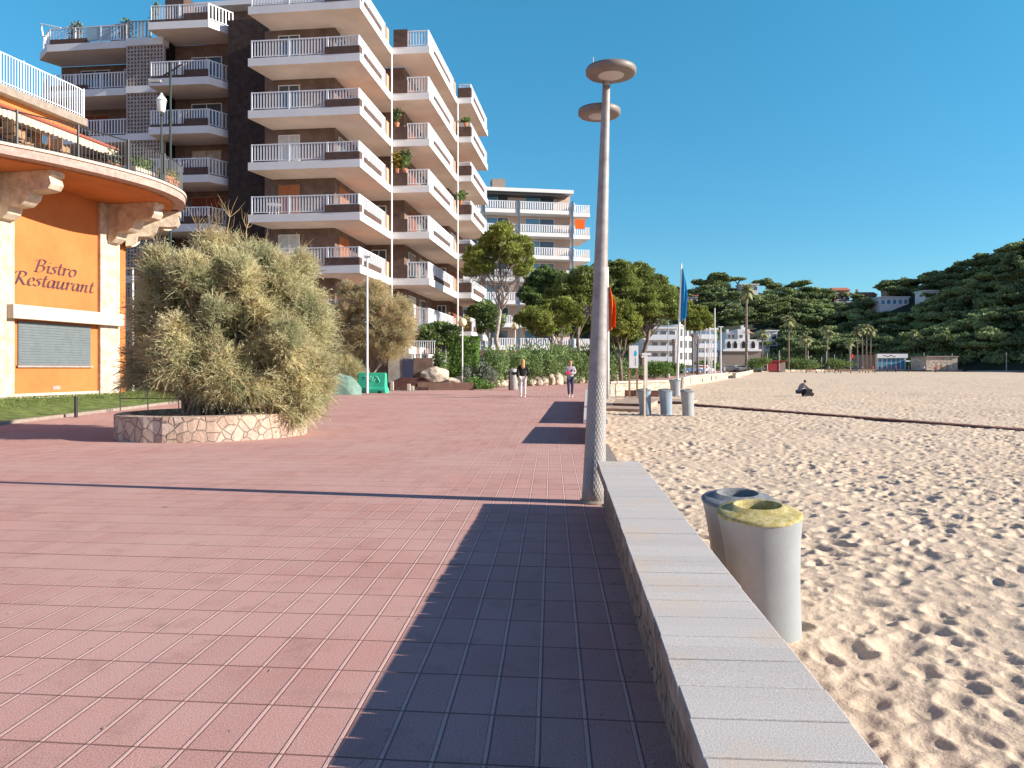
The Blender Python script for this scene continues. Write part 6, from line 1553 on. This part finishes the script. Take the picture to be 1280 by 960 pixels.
def person(loc, rz, lab, P, cloth, hair, hairlen=.0, H=1.7, fingers=True, skinm='skin', shoes='shoe', group=None, cat='person', extra=None, sub=2):
    """P: dict of joints in metres for a 1.7 m figure; x = its left, y = forward, z up"""
    e = empty('person', loc, rz, lab, cat, group); k = H / 1.7; e.scale = (k, k, k)
    J = dict(pelvis=(0, 0, .92), waist=(0, 0, 1.05), chest=(0, .01, 1.26), neck=(0, 0, 1.43), headb=(0, .02, 1.50), head=(0, .03, 1.60), crown=(0, .015, 1.67),
             shL=(.16, 0, 1.37), elL=(.21, -.02, 1.10), wrL=(.22, .06, .86), hdL=(.22, .09, .79), shR=(-.16, 0, 1.37), elR=(-.21, -.02, 1.10), wrR=(-.22, .06, .86), hdR=(-.22, .09, .79),
             hpL=(.085, 0, .88), knL=(.09, .02, .49), anL=(.09, 0, .09), toL=(.10, .15, .035), hpR=(-.085, 0, .88), knR=(-.09, .02, .49), anR=(-.09, 0, .09), toR=(-.10, .15, .035))
    J.update(P)
    E = [('pelvis', 'waist'), ('waist', 'chest'), ('chest', 'neck'), ('neck', 'headb'), ('headb', 'head'), ('head', 'crown'), ('chest', 'shL'), ('shL', 'elL'), ('elL', 'wrL'), ('wrL', 'hdL'), ('chest', 'shR'), ('shR', 'elR'), ('elR', 'wrR'), ('wrR', 'hdR'),
         ('pelvis', 'hpL'), ('hpL', 'knL'), ('knL', 'anL'), ('anL', 'toL'), ('pelvis', 'hpR'), ('hpR', 'knR'), ('knR', 'anR'), ('anR', 'toR')]
    Rr_ = dict(pelvis=(.13, .095), waist=(.11, .08), chest=(.14, .09), neck=.052, headb=.058, head=(.08, .095), crown=(.06, .07), shL=.055, elL=.038, wrL=.026, hdL=(.034, .016), shR=.055, elR=.038, wrR=.026, hdR=(.034, .016), hpL=.082, knL=.055, anL=.036, toL=(.035, .022), hpR=.082, knR=.055, anR=.036, toR=(.035, .022))
    skin_mesh('body', J, E, Rr_, M[skinm], sub, e)
    if fingers:
        for sd in ('L', 'R'):
            w_, h_ = Vector(J['wr' + sd]), Vector(J['hd' + sd]); d_ = (h_ - w_).normalized(); sx = Vector((0, 1, 0)) if abs(d_.y) < .8 else Vector((0, 0, 1)); nn = d_.cross(sx).normalized()
            mb = MB()
            for q, (o_, L_) in enumerate(((-.024, .062), (-.008, .075), (.009, .07), (.025, .055))):
                b_ = h_ + sx * o_ + d_ * .012; mb.tube([b_, b_ + d_ * L_ * .5 + nn * .006, b_ + d_ * L_ * .85 + nn * .026], [.009, .008, .006], 6)
            b_ = w_.lerp(h_, .5) - sx * .03; mb.tube([b_, b_ - sx * .025 + d_ * .02, b_ - sx * .03 + d_ * .055 + nn * .012], [.010, .009, .007], 6)
            mb.build('fingers', M[skinm], e, smooth=True)
    top, bot = cloth
    # top: torso and sleeves
    sel = ['pelvis', 'waist', 'chest', 'shL', 'elL', 'wrL', 'shR', 'elR', 'wrR']
    jj = {q: J[q] for q in sel}; jj['wrL'] = tuple(Vector(J['elL']).lerp(Vector(J['wrL']), .93)); jj['wrR'] = tuple(Vector(J['elR']).lerp(Vector(J['wrR']), .93)); jj['col'] = tuple(Vector(J['chest']).lerp(Vector(J['neck']), .8)); jj['pelvis'] = tuple(Vector(J['pelvis']) + Vector((0, 0, -.02)))
    rr2 = dict(pelvis=(.165, .12), waist=(.145, .105), chest=(.165, .115), col=.075, shL=.075, elL=.055, wrL=.042, shR=.075, elR=.055, wrR=.042)
    skin_mesh('top', jj, [('pelvis', 'waist'), ('waist', 'chest'), ('chest', 'col'), ('chest', 'shL'), ('shL', 'elL'), ('elL', 'wrL'), ('chest', 'shR'), ('shR', 'elR'), ('elR', 'wrR')], rr2, M[top], sub, e)
    jb = {q: J[q] for q in ('pelvis', 'hpL', 'knL', 'anL', 'hpR', 'knR', 'anR')}; jb['anL'] = tuple(Vector(J['knL']).lerp(Vector(J['anL']), .9)); jb['anR'] = tuple(Vector(J['knR']).lerp(Vector(J['anR']), .9))
    skin_mesh('trousers', jb, [('pelvis', 'hpL'), ('hpL', 'knL'), ('knL', 'anL'), ('pelvis', 'hpR'), ('hpR', 'knR'), ('knR', 'anR')], dict(pelvis=(.145, .11), hpL=.098, knL=.068, anL=.052, hpR=.098, knR=.068, anR=.052), M[bot], sub, e)
    for sd in ('L', 'R'):
        a_, t_ = Vector(J['an' + sd]), Vector(J['to' + sd]); ff_ = (t_ - a_); h_ = a_ - ff_ * .35 + Vector((0, 0, -.035))
        skin_mesh('shoe', dict(a=tuple(h_), b=tuple(a_.lerp(t_, .4) + Vector((0, 0, -.02))), c=tuple(t_)), [('a', 'b'), ('b', 'c')], dict(a=(.045, .04), b=(.05, .045), c=(.045, .028)), M[shoes], 1, e)
    hd = Vector(J['head']); nk = Vector(J['neck']); fw = Vector((0, 1, 0)) if 'face' not in P else Vector(P['face'])
    hj = dict(a=tuple(hd + Vector((0, -.005, .075)) - fw * .01), b=tuple(hd - fw * .045 + Vector((0, 0, .03))), c=tuple(hd - fw * .07 + Vector((0, 0, -.06)))); ed = [('a', 'b'), ('b', 'c')]; rd = dict(a=(.075, .085), b=(.10, .085), c=(.085, .05))
    if hairlen: hj['d'] = tuple(nk - fw * .10 + Vector((0, 0, -.06))); hj['e'] = tuple(nk - fw * .11 + Vector((.02, 0, -hairlen))); ed += [('c', 'd'), ('d', 'e')]; rd['d'] = (.10, .045); rd['e'] = (.06, .02)
    skin_mesh('hair', hj, ed, rd, M[hair], sub, e)
    # face
    fx = Vector((1, 0, 0)); mb = MB()
    mb.tube([hd + fw * .088 + Vector((0, 0, .02)), hd + fw * .112 + Vector((0, 0, -.015)), hd + fw * .09 + Vector((0, 0, -.022))], [.008, .014, .008], 6); mb.build('nose', M[skinm], e, smooth=True)
    for sg in (-1, 1):
        MB().lathe(tuple(hd + fw * .088 + fx * (.032 * sg) + Vector((0, 0, .018))), [(.002, -.008), (.012, 0), (.002, .008)], 8).build('eye', M['dark'], e)
        MB().lathe(tuple(hd + fx * (.086 * sg) + Vector((0, 0, -.02))), [(.004, -.028), (.014, 0), (.004, .03)], 8).build('ear', M[skinm], e)
    MB().tube([hd + fw * .088 + fx * -.022 + Vector((0, 0, -.05)), hd + fw * .094 + Vector((0, 0, -.052)), hd + fw * .088 + fx * .022 + Vector((0, 0, -.05))], .006, 5).build('mouth', M['pink'], e)
    return e
d = 33.8
person((PX(653.5, d), d, gz(d)), .05, 'woman with long blond hair walking away in a black top and pale trousers', dict(
    knL=(.09, .08, .50), anL=(.09, .12, .09), toL=(.10, .27, .04), knR=(-.09, .02, .49), anR=(-.10, -.20, .14), toR=(-.10, -.10, .04), elL=(.24, -.04, 1.12), wrL=(.20, .12, .95), hdL=(.19, .17, .90), elR=(-.25, -.06, 1.12), wrR=(-.24, .06, .90), hdR=(-.24, .09, .84)),
    ('black', 'trouser'), 'hairblond', .16, 1.72)
d = 34.5
e = person((PX(713, d), d, gz(d)), math.pi, 'person in a lilac sweatshirt and dark leggings walking towards the viewer with folded arms', dict(
    elL=(.23, .03, 1.12), wrL=(.04, .20, 1.17), hdL=(-.03, .21, 1.19), elR=(-.23, .03, 1.12), wrR=(-.03, .17, 1.10), hdR=(.05, .19, 1.11), knL=(.09, .06, .49), anL=(.07, .06, .09), toL=(.08, .21, .035), anR=(-.08, -.06, .09), toR=(-.08, .09, .035)),
    ('lilac', 'navy'), 'hairred', .0, 1.66)
b = MB().prism([(-.09, -.07), (.07, -.09), (.1, .05), (-.06, .09)], -.03, .03, T=lambda x, y, z: (x, z, y)).build('bag', M['pink'], bevel=.015)
b.location = (PX(713, d) - .12, d - .27, gz(d) + 1.10); tag(b, 'small pink pouch held against the lilac sweatshirt', 'pouch')
ph = MB().box(-.035, .035, -.005, .005, -.07, .07).build('phone', M['black'], bevel=.004); ph.location = (PX(713, d) + .03, d - .28, gz(d) + 1.2); ph.rotation_euler = (0, .9, 0); tag(ph, 'black phone held in the folded arms of the lilac clad walker', 'phone')
d = 104
person((PX(881, d), d, gz(d)), .4, 'distant person in a red top on the promenade bend', {}, ('red', 'navy'), 'hairdark', 0, 1.72, True, sub=1)
# person bending forward on the sand beside a cart
d = 43.5
e = person((PX(1001, d), d, sz(d) - .02), -1.45, 'person in grey crouched forward on the sand', dict(
    pelvis=(0, -.12, .30), waist=(0, -.07, .42), chest=(0, .08, .62), neck=(0, .20, .74), headb=(0, .25, .79), head=(0, .30, .86), crown=(0, .31, .93), shL=(.16, .12, .70), elL=(.20, .30, .52), wrL=(.12, .48, .46), hdL=(.10, .54, .44), shR=(-.16, .12, .70), elR=(-.20, .30, .52), wrR=(-.12, .48, .46), hdR=(-.10, .54, .44),
    hpL=(.09, -.10, .28), knL=(.13, .30, .38), anL=(.12, .16, .09), toL=(.13, .30, .04), hpR=(-.09, -.10, .28), knR=(-.13, .30, .38), anR=(-.12, .16, .09), toR=(-.13, .30, .04)), ('greycloth', 'navy'), 'hairdark', 0, 1.7, True)
e = empty('beach_cart', (PX(1009.5, 43.3), 43.3, sz(43.3)), .2, 'small black folding cart beside the crouching person', 'cart')
MB().box(-.22, .22, -.16, .16, .22, .42).build('bag', M['black'], e, bevel=.04)
for x in (-.16, .18): MB().tube([(x, -.18, .12), (x, -.13, .12)], .11, 14).build('wheel', M['tyre'], e); MB().tube([(x, .18, .12), (x, .13, .12)], .11, 14).build('wheel', M['tyre'], e)
MB().tube([(.18, 0, .2), (-.25, 0, .55)], .015, 6).build('handle', M['iron'], e)
# tiny figures far across the beach
fp = [(1036, 'greycloth', 176), (1048, 'black', 182), (1078, 'lilac', 185), (1091, 'red', 184), (1100, 'black', 190), (1109.5, 'red', 188), (1120, 'red', 178), (1135.5, 'navy', 184), (1155, 'lilac', 188), (1169.5, 'red', 176), (1040, 'trouser', 200), (1060, 'navy', 186), (940, 'navy', 184), (905, 'greycloth', 100)]
labs = ['person in grey beside the far benches', 'dark dressed far figure left of the little flag', 'pale figure under the palm cluster', 'far figure in red before the restaurant corner', 'dark figure before the restaurant glass', 'figure in red nearest the restaurant door', 'figure in red with dark trousers, closest of the far red ones', 'slim dark figure right of the restaurant', 'pale distant figure below the lamp by the hedge', 'figure in red alone in front of the stone building', 'pale figure under the dark palm', 'navy dressed figure left of the palm cluster', 'figure in navy by the villa lamp post', 'grey dressed figure at the end of the cream wall']
fig = {}
for (px, c, d), lb in zip(fp, labs):
    if c not in fig:
        fig[c] = person((PX(px, d), d, sz(d) - .02), rnd.uniform(0, 6), lb, {}, (c, 'navy'), 'hairdark', 0, 1.7, False, sub=1, group='people far across the beach'); 
    else:
        o = copy_tree(fig[c]); o.location = (PX(px, d), d, sz(d) - .02); o.rotation_euler[2] = rnd.uniform(0, 6); o['label'] = lb
        for ch in o.children: pass
# benches / loungers far off
def bench(px, d, lab, w=2.0, m='wood'):
    e = empty('beach_bench', (PX(px, d), d, sz(d) - .02), 0, lab, 'bench', 'low benches far across the beach')
    MB().box(-w / 2, w / 2, -.25, .25, .42, .48).build('seat', M[m], e)
    for x in (-w / 2 + .1, w / 2 - .1):
        MB().box(x - .05, x + .05, -.22, .22, 0, .419).build('leg', M[m], e)
    MB().box(-w / 2, w / 2, .22, .27, .6, .9).build('backrest', M[m], e)
for k, (px, d) in enumerate(((1014, 168), (1037, 172), (1057, 166), (1080, 180), (1088, 178))):
    bench(px, d, ['lone low bench left of the far figures', 'bench beside the figure in grey', 'bench nearest the little flag', 'bench under the palm cluster', 'bench before the restaurant side wing'][k], 2.4)
# football goal near the right
e = empty('football_goal', (PX(1177, 205), 205, sz(205)), 0, 'small white football goal before the stone building', 'goal')
MB().tube([(-2.5, 0, 0), (-2.5, 0, 2.0), (2.5, 0, 2.0), (2.5, 0, 0)], .06, 6).build('goal_frame', M['white'], e)
# old beach wheel tracks and seaweed line: kept as relief in the sand sheet
bpy.context.view_layer.update()
